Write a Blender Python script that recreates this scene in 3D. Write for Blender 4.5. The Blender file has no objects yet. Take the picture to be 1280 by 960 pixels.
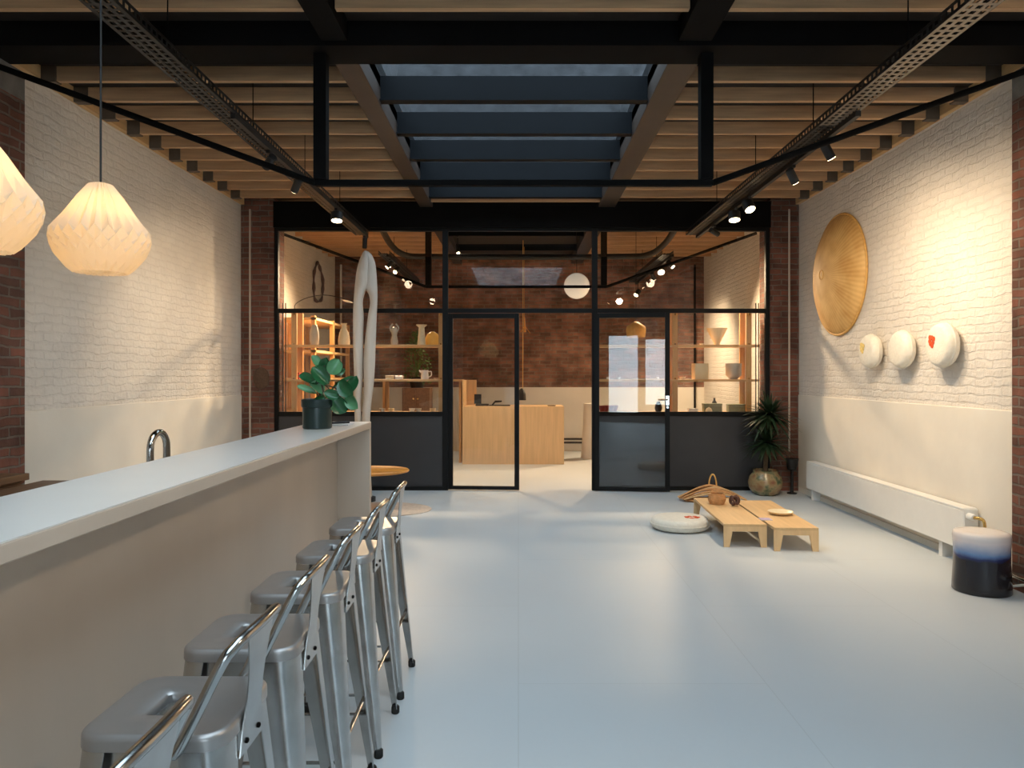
import bpy, math, random
from mathutils import Vector, Matrix
R = random.Random(7)
SC = bpy.context.scene
COL = SC.collection
PI = math.pi
rad = math.radians

# ------------------------------------------------------------------ camera
cam_d = bpy.data.cameras.new('camera')
cam_d.sensor_width = 36.0
cam_d.lens = 930.0 / 1280.0 * 36.0
cam_d.shift_x = -8.0 / 1280.0
cam_d.shift_y = -13.0 / 1280.0
cam_d.clip_start = 0.05
cam = bpy.data.objects.new('camera', cam_d)
cam.location = (0, 0, 1.5)
cam.rotation_euler = (PI / 2, 0, 0)
COL.objects.link(cam)
SC.camera = cam

# ------------------------------------------------------------------ world, exposure
W = bpy.data.worlds.new('world')
SC.world = W
W.use_nodes = True
bg = W.node_tree.nodes['Background']
bg.inputs[0].default_value = (0.72, 0.88, 1.0, 1)
bg.inputs[1].default_value = 7.6
SC.view_settings.view_transform = 'Standard'
SC.view_settings.look = 'None'
SC.view_settings.exposure = 0.12
SC.view_settings.gamma = 1.0
SC.view_settings.use_curve_mapping = False
SC.cycles.use_denoising = True
SC.cycles.transparent_max_bounces = 24
SC.cycles.max_bounces = 8
SC.cycles.sample_clamp_indirect = 6.0

WARM = (1.0, 0.77, 0.52)
def spot_light(loc, target, watts, angle=60, blend=0.6, col=WARM, size=0.07):
    d = bpy.data.lights.new('spot_lamp', 'SPOT')
    d.energy = watts; d.color = col; d.spot_size = rad(angle); d.spot_blend = blend
    d.shadow_soft_size = size
    o = bpy.data.objects.new('spot_lamp', d)
    o.location = loc
    o.rotation_euler = (Vector(target) - Vector(loc)).to_track_quat('-Z', 'Y').to_euler()
    COL.objects.link(o)
    return o
def point_light(loc, watts, col=WARM, size=0.04):
    d = bpy.data.lights.new('bulb_lamp', 'POINT')
    d.energy = watts; d.color = col; d.shadow_soft_size = size
    o = bpy.data.objects.new('bulb_lamp', d); o.location = loc
    COL.objects.link(o)
    return o

# ------------------------------------------------------------------ materials
def s2l(c):
    return tuple((v / 12.92 if v <= 0.04045 else ((v + 0.055) / 1.055) ** 2.4) for v in (x / 255 for x in c))
class NT:
    def __init__(s, m):
        m.use_nodes = True
        s.t = m.node_tree; s.n = s.t.nodes; s.l = s.t.links
        s.b = s.n['Principled BSDF']; s.out = s.n['Material Output']
    def add(s, kind, **kw):
        n = s.n.new(kind)
        for k, v in kw.items():
            if hasattr(n, k): setattr(n, k, v)
        return n
    def link(s, a, b): s.l.new(a, b)
def mat(name, rgb, rough=0.5, metal=0.0, spec=0.5, noise=0.0, nscale=8.0, bump=0.0, bscale=60.0, stretch=(1, 1, 1), emit=None, estr=0.0, coat=0.0):
    m = bpy.data.materials.new(name)
    t = NT(m)
    c = s2l(rgb)
    t.b.inputs['Roughness'].default_value = rough
    t.b.inputs['Metallic'].default_value = metal
    t.b.inputs['Specular IOR Level'].default_value = spec
    t.b.inputs['Coat Weight'].default_value = coat
    t.b.inputs['Base Color'].default_value = (*c, 1)
    tc = t.add('ShaderNodeTexCoord')
    mp = t.add('ShaderNodeMapping'); mp.inputs['Scale'].default_value = stretch
    t.link(tc.outputs['Object'], mp.inputs['Vector'])
    if noise > 0:
        nz = t.add('ShaderNodeTexNoise'); nz.inputs['Scale'].default_value = nscale; nz.inputs['Detail'].default_value = 4
        t.link(mp.outputs[0], nz.inputs['Vector'])
        mr = t.add('ShaderNodeMapRange'); mr.inputs['From Min'].default_value = 0.3; mr.inputs['From Max'].default_value = 0.7
        mr.inputs['To Min'].default_value = 1 - noise; mr.inputs['To Max'].default_value = 1 + noise
        t.link(nz.outputs['Fac'], mr.inputs['Value'])
        mx = t.add('ShaderNodeMix'); mx.data_type = 'RGBA'; mx.blend_type = 'MULTIPLY'
        mx.inputs[0].default_value = 1
        mx.inputs[6].default_value = (*c, 1)
        t.link(mr.outputs[0], mx.inputs[7])
        t.link(mx.outputs[2], t.b.inputs['Base Color'])
    if bump > 0:
        nb = t.add('ShaderNodeTexNoise'); nb.inputs['Scale'].default_value = bscale; nb.inputs['Detail'].default_value = 3
        t.link(mp.outputs[0], nb.inputs['Vector'])
        bp = t.add('ShaderNodeBump'); bp.inputs['Strength'].default_value = bump; bp.inputs['Distance'].default_value = 0.01
        t.link(nb.outputs['Fac'], bp.inputs['Height'])
        t.link(bp.outputs[0], t.b.inputs['Normal'])
    if emit:
        t.b.inputs['Emission Color'].default_value = (*s2l(emit), 1)
        t.b.inputs['Emission Strength'].default_value = estr
    return m
def brick_mat(name, c1, c2, cm, bw=0.215, rh=0.068, ms=0.010, bump=0.5, rough=0.85, wob=0.012, nz_bump=0.35, dist=0.02, blotch=0.25):
    m = bpy.data.materials.new(name); t = NT(m)
    t.b.inputs['Roughness'].default_value = rough
    t.b.inputs['Specular IOR Level'].default_value = 0.25
    tc = t.add('ShaderNodeTexCoord')
    sx = t.add('ShaderNodeSeparateXYZ'); t.link(tc.outputs['Object'], sx.inputs[0])
    ad = t.add('ShaderNodeMath', operation='ADD'); t.link(sx.outputs[0], ad.inputs[0]); t.link(sx.outputs[1], ad.inputs[1])
    cb = t.add('ShaderNodeCombineXYZ'); t.link(ad.outputs[0], cb.inputs[0]); t.link(sx.outputs[2], cb.inputs[1])
    n1 = t.add('ShaderNodeTexNoise'); n1.inputs['Scale'].default_value = 6; n1.inputs['Detail'].default_value = 3
    t.link(tc.outputs['Object'], n1.inputs['Vector'])
    vs = t.add('ShaderNodeVectorMath', operation='MULTIPLY_ADD')
    t.link(n1.outputs['Color'], vs.inputs[0]); vs.inputs[1].default_value = (wob * 2, wob * 2, 0); t.link(cb.outputs[0], vs.inputs[2])
    br = t.add('ShaderNodeTexBrick')
    t.link(vs.outputs[0], br.inputs['Vector'])
    br.inputs['Scale'].default_value = 1.0
    br.inputs['Brick Width'].default_value = bw; br.inputs['Row Height'].default_value = rh
    br.inputs['Mortar Size'].default_value = ms; br.inputs['Mortar Smooth'].default_value = 0.35
    br.inputs['Bias'].default_value = -0.1
    br.inputs['Color1'].default_value = (*s2l(c1), 1); br.inputs['Color2'].default_value = (*s2l(c2), 1)
    br.inputs['Mortar'].default_value = (*s2l(cm), 1)
    n2 = t.add('ShaderNodeTexNoise'); n2.inputs['Scale'].default_value = 3.2; n2.inputs['Detail'].default_value = 5
    t.link(tc.outputs['Object'], n2.inputs['Vector'])
    mr = t.add('ShaderNodeMapRange'); mr.inputs['From Min'].default_value = 0.3; mr.inputs['From Max'].default_value = 0.7
    mr.inputs['To Min'].default_value = 1 - blotch; mr.inputs['To Max'].default_value = 1 + blotch
    t.link(n2.outputs['Fac'], mr.inputs['Value'])
    mx = t.add('ShaderNodeMix'); mx.data_type = 'RGBA'; mx.blend_type = 'MULTIPLY'; mx.inputs[0].default_value = 1
    t.link(br.outputs['Color'], mx.inputs[6]); t.link(mr.outputs[0], mx.inputs[7])
    t.link(mx.outputs[2], t.b.inputs['Base Color'])
    n3 = t.add('ShaderNodeTexNoise'); n3.inputs['Scale'].default_value = 22; n3.inputs['Detail'].default_value = 5
    t.link(tc.outputs['Object'], n3.inputs['Vector'])
    iv = t.add('ShaderNodeMath', operation='SUBTRACT'); iv.inputs[0].default_value = 1.0; t.link(br.outputs['Fac'], iv.inputs[1])
    ma = t.add('ShaderNodeMath', operation='MULTIPLY_ADD'); t.link(n3.outputs['Fac'], ma.inputs[0]); ma.inputs[1].default_value = nz_bump
    t.link(iv.outputs[0], ma.inputs[2])
    bp = t.add('ShaderNodeBump'); bp.inputs['Strength'].default_value = bump; bp.inputs['Distance'].default_value = dist
    t.link(ma.outputs[0], bp.inputs['Height']); t.link(bp.outputs[0], t.b.inputs['Normal'])
    return m
def wood(name, rgb, axis='X', rough=0.5, contrast=0.18, spec=0.4):
    s = {'X': (0.6, 9, 9), 'Y': (9, 0.6, 9), 'Z': (9, 9, 0.6)}[axis]
    return mat(name, rgb, rough, 0, spec, contrast, 3.0, 0.08, 8.0, s)
def glass_mat(name, tint=(1, 1, 1), ior=1.5, rough=0.0):
    m = bpy.data.materials.new(name); t = NT(m)
    t.n.remove(t.b)
    tr = t.add('ShaderNodeBsdfTransparent'); tr.inputs[0].default_value = (*tint, 1)
    gl = t.add('ShaderNodeBsdfGlossy'); gl.inputs['Roughness'].default_value = rough
    ge = t.add('ShaderNodeNewGeometry')
    iv = t.add('ShaderNodeMapRange'); iv.inputs['To Min'].default_value = ior; iv.inputs['To Max'].default_value = 1.0 / ior
    t.link(ge.outputs['Backfacing'], iv.inputs['Value'])
    fr = t.add('ShaderNodeFresnel'); t.link(iv.outputs[0], fr.inputs[0])
    mx = t.add('ShaderNodeMixShader')
    t.link(fr.outputs[0], mx.inputs[0]); t.link(tr.outputs[0], mx.inputs[1]); t.link(gl.outputs[0], mx.inputs[2])
    t.link(mx.outputs[0], t.out.inputs[0])
    return m

M = {}
M['white_brick'] = brick_mat('white_brick', (222, 215, 205), (219, 212, 202), (217, 210, 200), bump=0.6, nz_bump=1.6, dist=0.014, blotch=0.05, ms=0.010, wob=0.03)
M['red_brick'] = brick_mat('red_brick', (122, 78, 64), (88, 62, 54), (110, 96, 86), bump=0.8, blotch=0.4, wob=0.02)
M['old_brick'] = brick_mat('old_brick', (146, 102, 84), (106, 78, 66), (126, 110, 97), bump=0.8, blotch=0.5, wob=0.02)
M['plaster'] = mat('plaster', (226, 219, 206), 0.8, noise=0.04, nscale=2.5, bump=0.10, bscale=14)
M['concrete'] = mat('concrete', (110, 106, 100), 0.9, noise=0.2, nscale=9, bump=0.2)
M['deck'] = mat('deck_boards', (40, 32, 27), 0.9, noise=0.25, nscale=4, stretch=(1, 6, 1))
M['pine'] = wood('pine_joist', (186, 148, 110), 'X', 0.6, 0.2)
M['pine_y'] = wood('pine_rail', (206, 168, 118), 'Y', 0.6, 0.14)
M['black_steel'] = mat('black_steel', (15, 14, 14), 0.75, 0, 0.08, noise=0.15, nscale=6)
M['brown_steel'] = mat('brown_steel', (50, 41, 36), 0.5, 0, 0.4, noise=0.15, nscale=5)
M['navy_steel'] = mat('navy_steel', (10, 14, 19), 0.6, 0, 0.12, noise=0.12, nscale=5)
M['frame_black'] = mat('frame_black', (13, 14, 15), 0.5, 0, 0.2, noise=0.08)
M['panel_dark'] = mat('panel_dark', (54, 54, 56), 0.4, 0, 0.4, noise=0.06, nscale=3)
M['glass'] = glass_mat('window_glass', (0.97, 0.98, 0.98), 1.5)
M['sky_glass'] = glass_mat('skylight_glass', (0.72, 0.74, 0.75), 1.5)
M['roof_wall'] = mat('roof_wall', (50, 51, 54), 0.9, noise=0.45, nscale=7)
M['counter'] = mat('counter_laminate', (196, 178, 160), 0.36, 0, 0.45, noise=0.05, nscale=3, stretch=(1, 1, 0.3), bump=0.02)
M['counter_top_skylit'] = mat('counter_top_skylit', (222, 217, 210), 0.28, 0, 0.5, noise=0.03, nscale=3)  # paler than the laminate: skylight falling on the bar top is painted in
M['galv'] = mat('galvanised_steel', (186, 185, 183), 0.26, 1.0, 0.5, noise=0.10, nscale=14, bump=0.02)
M['galv_tube'] = mat('steel_tube', (178, 178, 176), 0.22, 1.0, 0.5, noise=0.06, nscale=20)
M['galv_seat'] = mat('seat_steel', (172, 168, 165), 0.38, 0.75, 0.5, noise=0.06, nscale=6)
M['rubber'] = mat('black_rubber', (18, 18, 18), 0.7, noise=0.1)
M['chrome'] = mat('chrome', (190, 188, 184), 0.14, 1.0, noise=0.03)
M['hanger'] = mat('hanger_steel', (92, 80, 68), 0.6, 0.0, noise=0.2)
M['brass'] = mat('brass', (210, 170, 100), 0.25, 1.0, noise=0.05)
M['oak_dark'] = wood('cabinet_wood', (112, 82, 58), 'Y', 0.5, 0.2)
M['oak'] = wood('table_oak', (210, 174, 126), 'Y', 0.5, 0.10)
M['oak_x'] = wood('desk_oak', (224, 188, 140), 'Z', 0.5, 0.08)
M['shelf_wood'] = wood('shelf_wood', (206, 162, 110), 'X', 0.5, 0.12)
M['shelf_post'] = wood('shelf_post', (204, 154, 98), 'Z', 0.5, 0.14)
M['orange_wood'] = wood('orange_wood', (206, 140, 62), 'X', 0.4, 0.16)
M['driftwood'] = mat('driftwood', (196, 187, 176), 0.85, noise=0.10, nscale=2.2, bump=0.35, bscale=7, stretch=(6, 6, 0.7))
M['jute'] = mat('jute', (204, 186, 168), 0.95, noise=0.12, nscale=30, bump=0.3, bscale=90)
M['straw'] = mat('straw', (214, 166, 92), 0.65, noise=0.12, nscale=30, bump=0.2, bscale=80)
M['white_cloth'] = mat('white_cloth', (226, 220, 206), 0.9, noise=0.05, nscale=30, bump=0.35, bscale=60)
M['red_stitch'] = mat('red_stitch', (206, 78, 34), 0.9, noise=0.2, nscale=40)
M['yellow_stitch'] = mat('yellow_stitch', (224, 196, 120), 0.9, noise=0.2, nscale=40)
M['white_enamel'] = mat('white_enamel', (232, 230, 224), 0.3, 0, 0.5, noise=0.02)
M['dark_green'] = mat('pot_green', (24, 42, 38), 0.35, 0, 0.5, noise=0.1)
M['soil'] = mat('soil', (40, 30, 24), 0.95, noise=0.3, nscale=40)
M['leaf'] = mat('leaf_green', (44, 98, 58), 0.26, 0, 0.5, noise=0.25, nscale=14)
M['leaf_light'] = mat('leaf_pale', (92, 146, 100), 0.28, 0, 0.5, noise=0.2, nscale=14)
M['stem'] = mat('stem', (78, 66, 44), 0.7, noise=0.2)
M['palm'] = mat('palm_leaf', (34, 56, 34), 0.5, noise=0.25, nscale=9)
M['ivy'] = mat('ivy_leaf', (76, 104, 44), 0.5, noise=0.3, nscale=20)
M['trunk'] = mat('trunk', (92, 74, 54), 0.9, noise=0.3, nscale=20, bump=0.4)
M['black'] = mat('matte_black', (22, 21, 21), 0.55, noise=0.1)
M['black_tray'] = mat('cable_tray_black', (22, 20, 19), 0.5, 0, 0.4, noise=0.12)
M['tray_zinc'] = mat('cable_tray_zinc', (128, 118, 106), 0.45, 0.7, noise=0.12)
M['white_paint'] = mat('white_paint', (222, 216, 204), 0.6, noise=0.04)
M['pipe'] = mat('pipe_paint', (190, 176, 160), 0.5, noise=0.06)
M['wicker'] = mat('wicker', (196, 146, 96), 0.8, noise=0.2, nscale=30)
M['pine_cone'] = mat('dark_knot', (82, 52, 42), 0.6, noise=0.25, nscale=30)
M['cream_ceramic'] = mat('cream_ceramic', (226, 208, 172), 0.35, noise=0.05, nscale=6)
M['grey_ceramic'] = mat('grey_ceramic', (176, 170, 158), 0.5, noise=0.08, nscale=10)
M['white_ceramic'] = mat('white_ceramic', (236, 230, 220), 0.25, noise=0.02)
M['sage'] = mat('sage_box', (116, 122, 96), 0.6, noise=0.06)
M['red_box'] = mat('red_glaze', (156, 50, 38), 0.4, noise=0.2, nscale=20)
M['amber'] = mat('amber_glass', (216, 160, 66), 0.3, noise=0.1, emit=(255, 180, 80), estr=0.12)
M['mirror_frame'] = mat('dark_branch', (78, 40, 26), 0.6, noise=0.25, nscale=20, bump=0.3)
M['rattan_dark'] = mat('rattan_dark', (84, 62, 46), 0.8, noise=0.25, nscale=40, bump=0.4)
M['paper'] = mat('paper', (214, 208, 210), 0.8, noise=0.03)
M['lavender'] = mat('lavender_print', (176, 160, 190), 0.8, noise=0.1)
M['lens'] = mat('lamp_lens', (255, 240, 215), 0.4, noise=0.01, emit=(255, 226, 180), estr=14.0)
M['globe'] = mat('opal_globe', (240, 236, 228), 0.25, noise=0.01, emit=(255, 236, 210), estr=0.32)
M['bulb'] = mat('lamp_bulb', (255, 230, 190), 0.4, noise=0.01, emit=(255, 205, 130), estr=14.0)
M['lens_off'] = mat('lens_dark', (40, 38, 36), 0.2, noise=0.05)

# lampshade: folded paper lit from a bulb inside
def paper_shade():
    m = bpy.data.materials.new('lampshade_paper'); t = NT(m)
    t.n.remove(t.b)
    a = t.add('ShaderNodeBsdfTranslucent'); a.inputs[0].default_value = (0.86, 0.74, 0.54, 1)
    d = t.add('ShaderNodeBsdfDiffuse'); d.inputs[0].default_value = (0.86, 0.78, 0.66, 1)
    nz = t.add('ShaderNodeTexNoise'); nz.inputs['Scale'].default_value = 60
    bp = t.add('ShaderNodeBump'); bp.inputs['Strength'].default_value = 0.05
    t.link(nz.outputs[0], bp.inputs['Height']); t.link(bp.outputs[0], d.inputs['Normal'])
    mx = t.add('ShaderNodeMixShader'); mx.inputs[0].default_value = 0.45
    t.link(a.outputs[0], mx.inputs[1]); t.link(d.outputs[0], mx.inputs[2])
    t.link(mx.outputs[0], t.out.inputs[0])
    return m
M['shade'] = paper_shade()

def floor_mat():
    m = bpy.data.materials.new('painted_floor'); t = NT(m)
    t.b.inputs['Specular IOR Level'].default_value = 0.35
    tc = t.add('ShaderNodeTexCoord')
    br = t.add('ShaderNodeTexBrick'); br.offset = 0.5
    mp = t.add('ShaderNodeMapping'); mp.inputs['Rotation'].default_value = (0, 0, PI / 2)
    t.link(tc.outputs['Object'], mp.inputs[0]); t.link(mp.outputs[0], br.inputs['Vector'])
    br.inputs['Scale'].default_value = 1; br.inputs['Brick Width'].default_value = 2.4; br.inputs['Row Height'].default_value = 1.2
    br.inputs['Mortar Size'].default_value = 0.0025; br.inputs['Mortar Smooth'].default_value = 0.3
    br.inputs['Color1'].default_value = (*s2l((194, 201, 205)), 1); br.inputs['Color2'].default_value = (*s2l((193, 200, 204)), 1)
    br.inputs['Mortar'].default_value = (*s2l((183, 189, 192)), 1)
    nz = t.add('ShaderNodeTexNoise'); nz.inputs['Scale'].default_value = 1.1; nz.inputs['Detail'].default_value = 5
    t.link(tc.outputs['Object'], nz.inputs['Vector'])
    mr = t.add('ShaderNodeMapRange'); mr.inputs['To Min'].default_value = 0.94; mr.inputs['To Max'].default_value = 1.05
    t.link(nz.outputs['Fac'], mr.inputs['Value'])
    mx = t.add('ShaderNodeMix'); mx.data_type = 'RGBA'; mx.blend_type = 'MULTIPLY'; mx.inputs[0].default_value = 1
    t.link(br.outputs['Color'], mx.inputs[6]); t.link(mr.outputs[0], mx.inputs[7]); t.link(mx.outputs[2], t.b.inputs['Base Color'])
    r2 = t.add('ShaderNodeMapRange'); r2.inputs['To Min'].default_value = 0.42; r2.inputs['To Max'].default_value = 0.52
    t.link(nz.outputs['Fac'], r2.inputs['Value']); t.link(r2.outputs[0], t.b.inputs['Roughness'])
    return m
M['floor'] = floor_mat()

def glaze_mat():        # ceramic stool: white glaze running through blue into near-black
    m = bpy.data.materials.new('dipped_glaze'); t = NT(m)
    t.b.inputs['Roughness'].default_value = 0.18
    tc = t.add('ShaderNodeTexCoord'); sx = t.add('ShaderNodeSeparateXYZ'); t.link(tc.outputs['Object'], sx.inputs[0])
    nz = t.add('ShaderNodeTexNoise'); nz.inputs['Scale'].default_value = 14; t.link(tc.outputs['Object'], nz.inputs['Vector'])
    ma = t.add('ShaderNodeMath', operation='MULTIPLY_ADD'); t.link(nz.outputs['Fac'], ma.inputs[0]); ma.inputs[1].default_value = 0.03; t.link(sx.outputs[2], ma.inputs[2])
    mr = t.add('ShaderNodeMapRange'); mr.inputs['From Max'].default_value = 0.42; t.link(ma.outputs[0], mr.inputs['Value'])
    cr = t.add('ShaderNodeValToRGB'); e = cr.color_ramp.elements
    e[0].position = 0.0; e[0].color = (*s2l((30, 30, 34)), 1)
    e[1].position = 1.0; e[1].color = (*s2l((222, 212, 206)), 1)
    for p, c in ((0.58, (30, 30, 38)), (0.63, (36, 46, 92)), (0.70, (104, 134, 176)), (0.80, (178, 180, 194)), (0.88, (216, 206, 204))):
        k = e.new(p); k.color = (*s2l(c), 1)
    t.link(mr.outputs[0], cr.inputs[0]); t.link(cr.outputs[0], t.b.inputs['Base Color'])
    return m
M['glaze'] = glaze_mat()
def mottled_pot():
    m = bpy.data.materials.new('painted_pot'); t = NT(m)
    t.b.inputs['Roughness'].default_value = 0.25
    tc = t.add('ShaderNodeTexCoord'); v = t.add('ShaderNodeTexNoise'); v.inputs['Scale'].default_value = 9; v.inputs['Detail'].default_value = 3
    t.link(tc.outputs['Object'], v.inputs['Vector'])
    cr = t.add('ShaderNodeValToRGB'); e = cr.color_ramp.elements
    e[0].position = 0.32; e[0].color = (*s2l((62, 78, 56)), 1)
    e[1].position = 0.7; e[1].color = (*s2l((128, 84, 62)), 1)
    for p, c in ((0.42, (108, 108, 78)), (0.5, (150, 130, 94)), (0.6, (140, 110, 78))):
        k = e.new(p); k.color = (*s2l(c), 1)
    t.link(v.outputs['Fac'], cr.inputs[0]); t.link(cr.outputs[0], t.b.inputs['Base Color'])
    return m
M['painted_pot'] = mottled_pot()
def straw_radial():
    m = bpy.data.materials.new('woven_straw'); t = NT(m)
    t.b.inputs['Roughness'].default_value = 0.6
    tc = t.add('ShaderNodeTexCoord'); sx = t.add('ShaderNodeSeparateXYZ'); t.link(tc.outputs['Object'], sx.inputs[0])
    at = t.add('ShaderNodeMath', operation='ARCTAN2'); t.link(sx.outputs[2], at.inputs[0]); t.link(sx.outputs[1], at.inputs[1])
    ml = t.add('ShaderNodeMath', operation='MULTIPLY'); t.link(at.outputs[0], ml.inputs[0]); ml.inputs[1].default_value = 72
    sn = t.add('ShaderNodeMath', operation='SINE'); t.link(ml.outputs[0], sn.inputs[0])
    nz = t.add('ShaderNodeTexNoise'); nz.inputs['Scale'].default_value = 5; t.link(tc.outputs['Object'], nz.inputs['Vector'])
    ad = t.add('ShaderNodeMath', operation='MULTIPLY_ADD'); t.link(sn.outputs[0], ad.inputs[0]); ad.inputs[1].default_value = 0.08; t.link(nz.outputs['Fac'], ad.inputs[2])
    cr = t.add('ShaderNodeValToRGB'); e = cr.color_ramp.elements
    e[0].position = 0.2; e[0].color = (*s2l((196, 144, 76)), 1)
    e[1].position = 0.85; e[1].color = (*s2l((236, 196, 128)), 1)
    t.link(ad.outputs[0], cr.inputs[0]); t.link(cr.outputs[0], t.b.inputs['Base Color'])
    bp = t.add('ShaderNodeBump'); bp.inputs['Strength'].default_value = 0.12; bp.inputs['Distance'].default_value = 0.006
    t.link(sn.outputs[0], bp.inputs['Height']); t.link(bp.outputs[0], t.b.inputs['Normal'])
    return m
M['straw_radial'] = straw_radial()

# ------------------------------------------------------------------ mesh builder
def cross_frame(d):
    d = d.normalized()
    u = d.orthogonal().normalized() if abs(d.z) > 0.95 else d.cross(Vector((0, 0, 1))).normalized()
    return u, d.cross(u).normalized()
class MB:
    def __init__(s): s.v = []; s.f = []
    def add(s, vs, fs):
        o = len(s.v); s.v += [Vector(v) for v in vs]; s.f += [tuple(i + o for i in f) for f in fs]; return s
    def box(s, x0, x1, y0, y1, z0, z1):
        return s.add([(x0, y0, z0), (x1, y0, z0), (x1, y1, z0), (x0, y1, z0), (x0, y0, z1), (x1, y0, z1), (x1, y1, z1), (x0, y1, z1)],
                     [(3, 2, 1, 0), (4, 5, 6, 7), (0, 1, 5, 4), (1, 2, 6, 5), (2, 3, 7, 6), (3, 0, 4, 7)])
    def prism(s, poly, axis, a0, a1):     # poly of 2D points, extruded along axis
        def p(u, v, a): return {'X': (a, u, v), 'Y': (u, a, v), 'Z': (u, v, a)}[axis]
        n = len(poly)
        vs = [p(u, v, a0) for u, v in poly] + [p(u, v, a1) for u, v in poly]
        fs = [tuple(range(n))[::-1], tuple(range(n, 2 * n))] + [(i, (i + 1) % n, n + (i + 1) % n, n + i) for i in range(n)]
        return s.add(vs, fs)
    def tube(s, pts, r, n=8, closed=False, flat=1.0):
        pts = [Vector(p) for p in pts]; m = len(pts)
        rs = r if isinstance(r, (list, tuple)) else [r] * m
        vs = []; u = None
        for i, p in enumerate(pts):
            if closed: d = pts[(i + 1) % m] - pts[i - 1]
            else: d = pts[min(i + 1, m - 1)] - pts[max(i - 1, 0)]
            if u is None: u, w = cross_frame(d)
            else:
                d.normalize(); u = (u - d * u.dot(d)).normalized(); w = d.cross(u).normalized()
            for k in range(n):
                a = 2 * PI * k / n
                vs.append(p + u * (math.cos(a) * rs[i]) + w * (math.sin(a) * rs[i] * flat))
        fs = []
        for i in range(m if closed else m - 1):
            j = (i + 1) % m
            for k in range(n): fs.append((i * n + k, i * n + (k + 1) % n, j * n + (k + 1) % n, j * n + k))
        if not closed: fs += [tuple(range(n))[::-1], tuple(range((m - 1) * n, m * n))]
        return s.add(vs, fs)
    def cyl(s, p0, p1, r0, r1=None, n=16):
        return s.tube([p0, p1], [r0, r0 if r1 is None else r1], n)
    def lathe(s, prof, c=(0, 0, 0), n=32, axis='Z', cap0=True, cap1=True, sx=1.0, sy=1.0):
        c = Vector(c); vs = []
        for r, h in prof:
            for k in range(n):
                a = 2 * PI * k / n; p = (r * math.cos(a) * sx, r * math.sin(a) * sy)
                vs.append(c + Vector({'Z': (p[0], p[1], h), 'X': (h, p[0], p[1]), 'Y': (p[0], h, p[1])}[axis]))
        fs = []
        for i in range(len(prof) - 1):
            for k in range(n): fs.append((i * n + k, i * n + (k + 1) % n, (i + 1) * n + (k + 1) % n, (i + 1) * n + k))
        m = len(prof)
        if cap0: fs.append(tuple(range(n))[::-1])
        if cap1: fs.append(tuple(range((m - 1) * n, m * n)))
        return s.add(vs, fs)
    def loft(s, rings, cap=True, closed=True):
        n = len(rings[0]); vs = [p for r in rings for p in r]; fs = []
        for i in range(len(rings) - 1):
            for k in range(n if closed else n - 1): fs.append((i * n + k, i * n + (k + 1) % n, (i + 1) * n + (k + 1) % n, (i + 1) * n + k))
        if cap: fs += [tuple(range(n))[::-1], tuple(range((len(rings) - 1) * n, len(rings) * n))]
        return s.add(vs, fs)
    def xf(s, M4):
        s.v = [M4 @ v for v in s.v]; return s
    def join(s, o):
        return s.add(o.v, o.f)

ORG = {}
def obj(name, mb, m, parent=None, base=None, smooth=None, bevel=0.0, seg=2, twoside=False):
    """one mesh object from world-space geometry; parent: the thing (or part) it belongs to; base: a one-mesh thing's own origin"""
    org = ORG[parent.name] if parent else Vector(base if base is not None else (0, 0, 0))
    me = bpy.data.meshes.new(name)
    me.from_pydata([tuple(v - org) for v in mb.v], [], mb.f)
    me.update()
    import bmesh
    bm = bmesh.new(); bm.from_mesh(me); bmesh.ops.recalc_face_normals(bm, faces=bm.faces); bm.to_mesh(me); bm.free()
    if smooth is not None:
        for p in me.polygons: p.use_smooth = True
        me.set_sharp_from_angle(angle=rad(smooth))
    me.materials.append(m)
    o = bpy.data.objects.new(name, me); COL.objects.link(o)
    if parent: o.parent = parent
    else: o.location = org
    ORG[o.name] = org
    if bevel > 0:
        b = o.modifiers.new('bevel', 'BEVEL'); b.width = bevel; b.segments = seg; b.limit_method = 'ANGLE'; b.angle_limit = rad(40)
    return o
def thing(name, label, cat, loc=(0, 0, 0), group=None):
    o = bpy.data.objects.new(name, None); COL.objects.link(o); o.empty_display_size = 0.1
    o.location = loc; ORG[o.name] = Vector(loc)
    return tag(o, label, cat, group)
def tag(o, label=None, cat=None, group=None, kind=None):
    if label: o['label'] = label
    if cat: o['category'] = cat
    if group: o['group'] = group
    if kind: o['kind'] = kind
    return o
def struct(name, mb, m, parent=None, smooth=None, bevel=0.0):
    o = obj(name, mb, m, parent, smooth=smooth, bevel=bevel)
    if not parent: o['kind'] = 'structure'
    return o
def copy_tree(o, parent=None):
    c = o.copy(); COL.objects.link(c)
    if parent: c.parent = parent
    for ch in list(o.children): copy_tree(ch, c)
    return c
def part_label(o, text): o['label'] = text; return o
def spline(pts, n=8, closed=False):
    pts = [Vector(p) for p in pts]; m = len(pts); out = []
    rng = range(m if closed else m - 1)
    for i in rng:
        if closed: p0, p1, p2, p3 = pts[i - 1], pts[i], pts[(i + 1) % m], pts[(i + 2) % m]
        else: p0, p1, p2, p3 = pts[max(i - 1, 0)], pts[i], pts[i + 1], pts[min(i + 2, m - 1)]
        for k in range(n):
            t = k / n
            out.append(0.5 * ((2 * p1) + (p2 - p0) * t + (2 * p0 - 5 * p1 + 4 * p2 - p3) * t * t + (3 * p1 - p0 - 3 * p2 + p3) * t ** 3))
    if not closed: out.append(pts[-1])
    return out
ORD = ['first', 'second', 'third', 'fourth', 'fifth', 'sixth', 'seventh', 'eighth', 'ninth', 'tenth', 'eleventh', 'twelfth', 'thirteenth', 'fourteenth']

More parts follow.
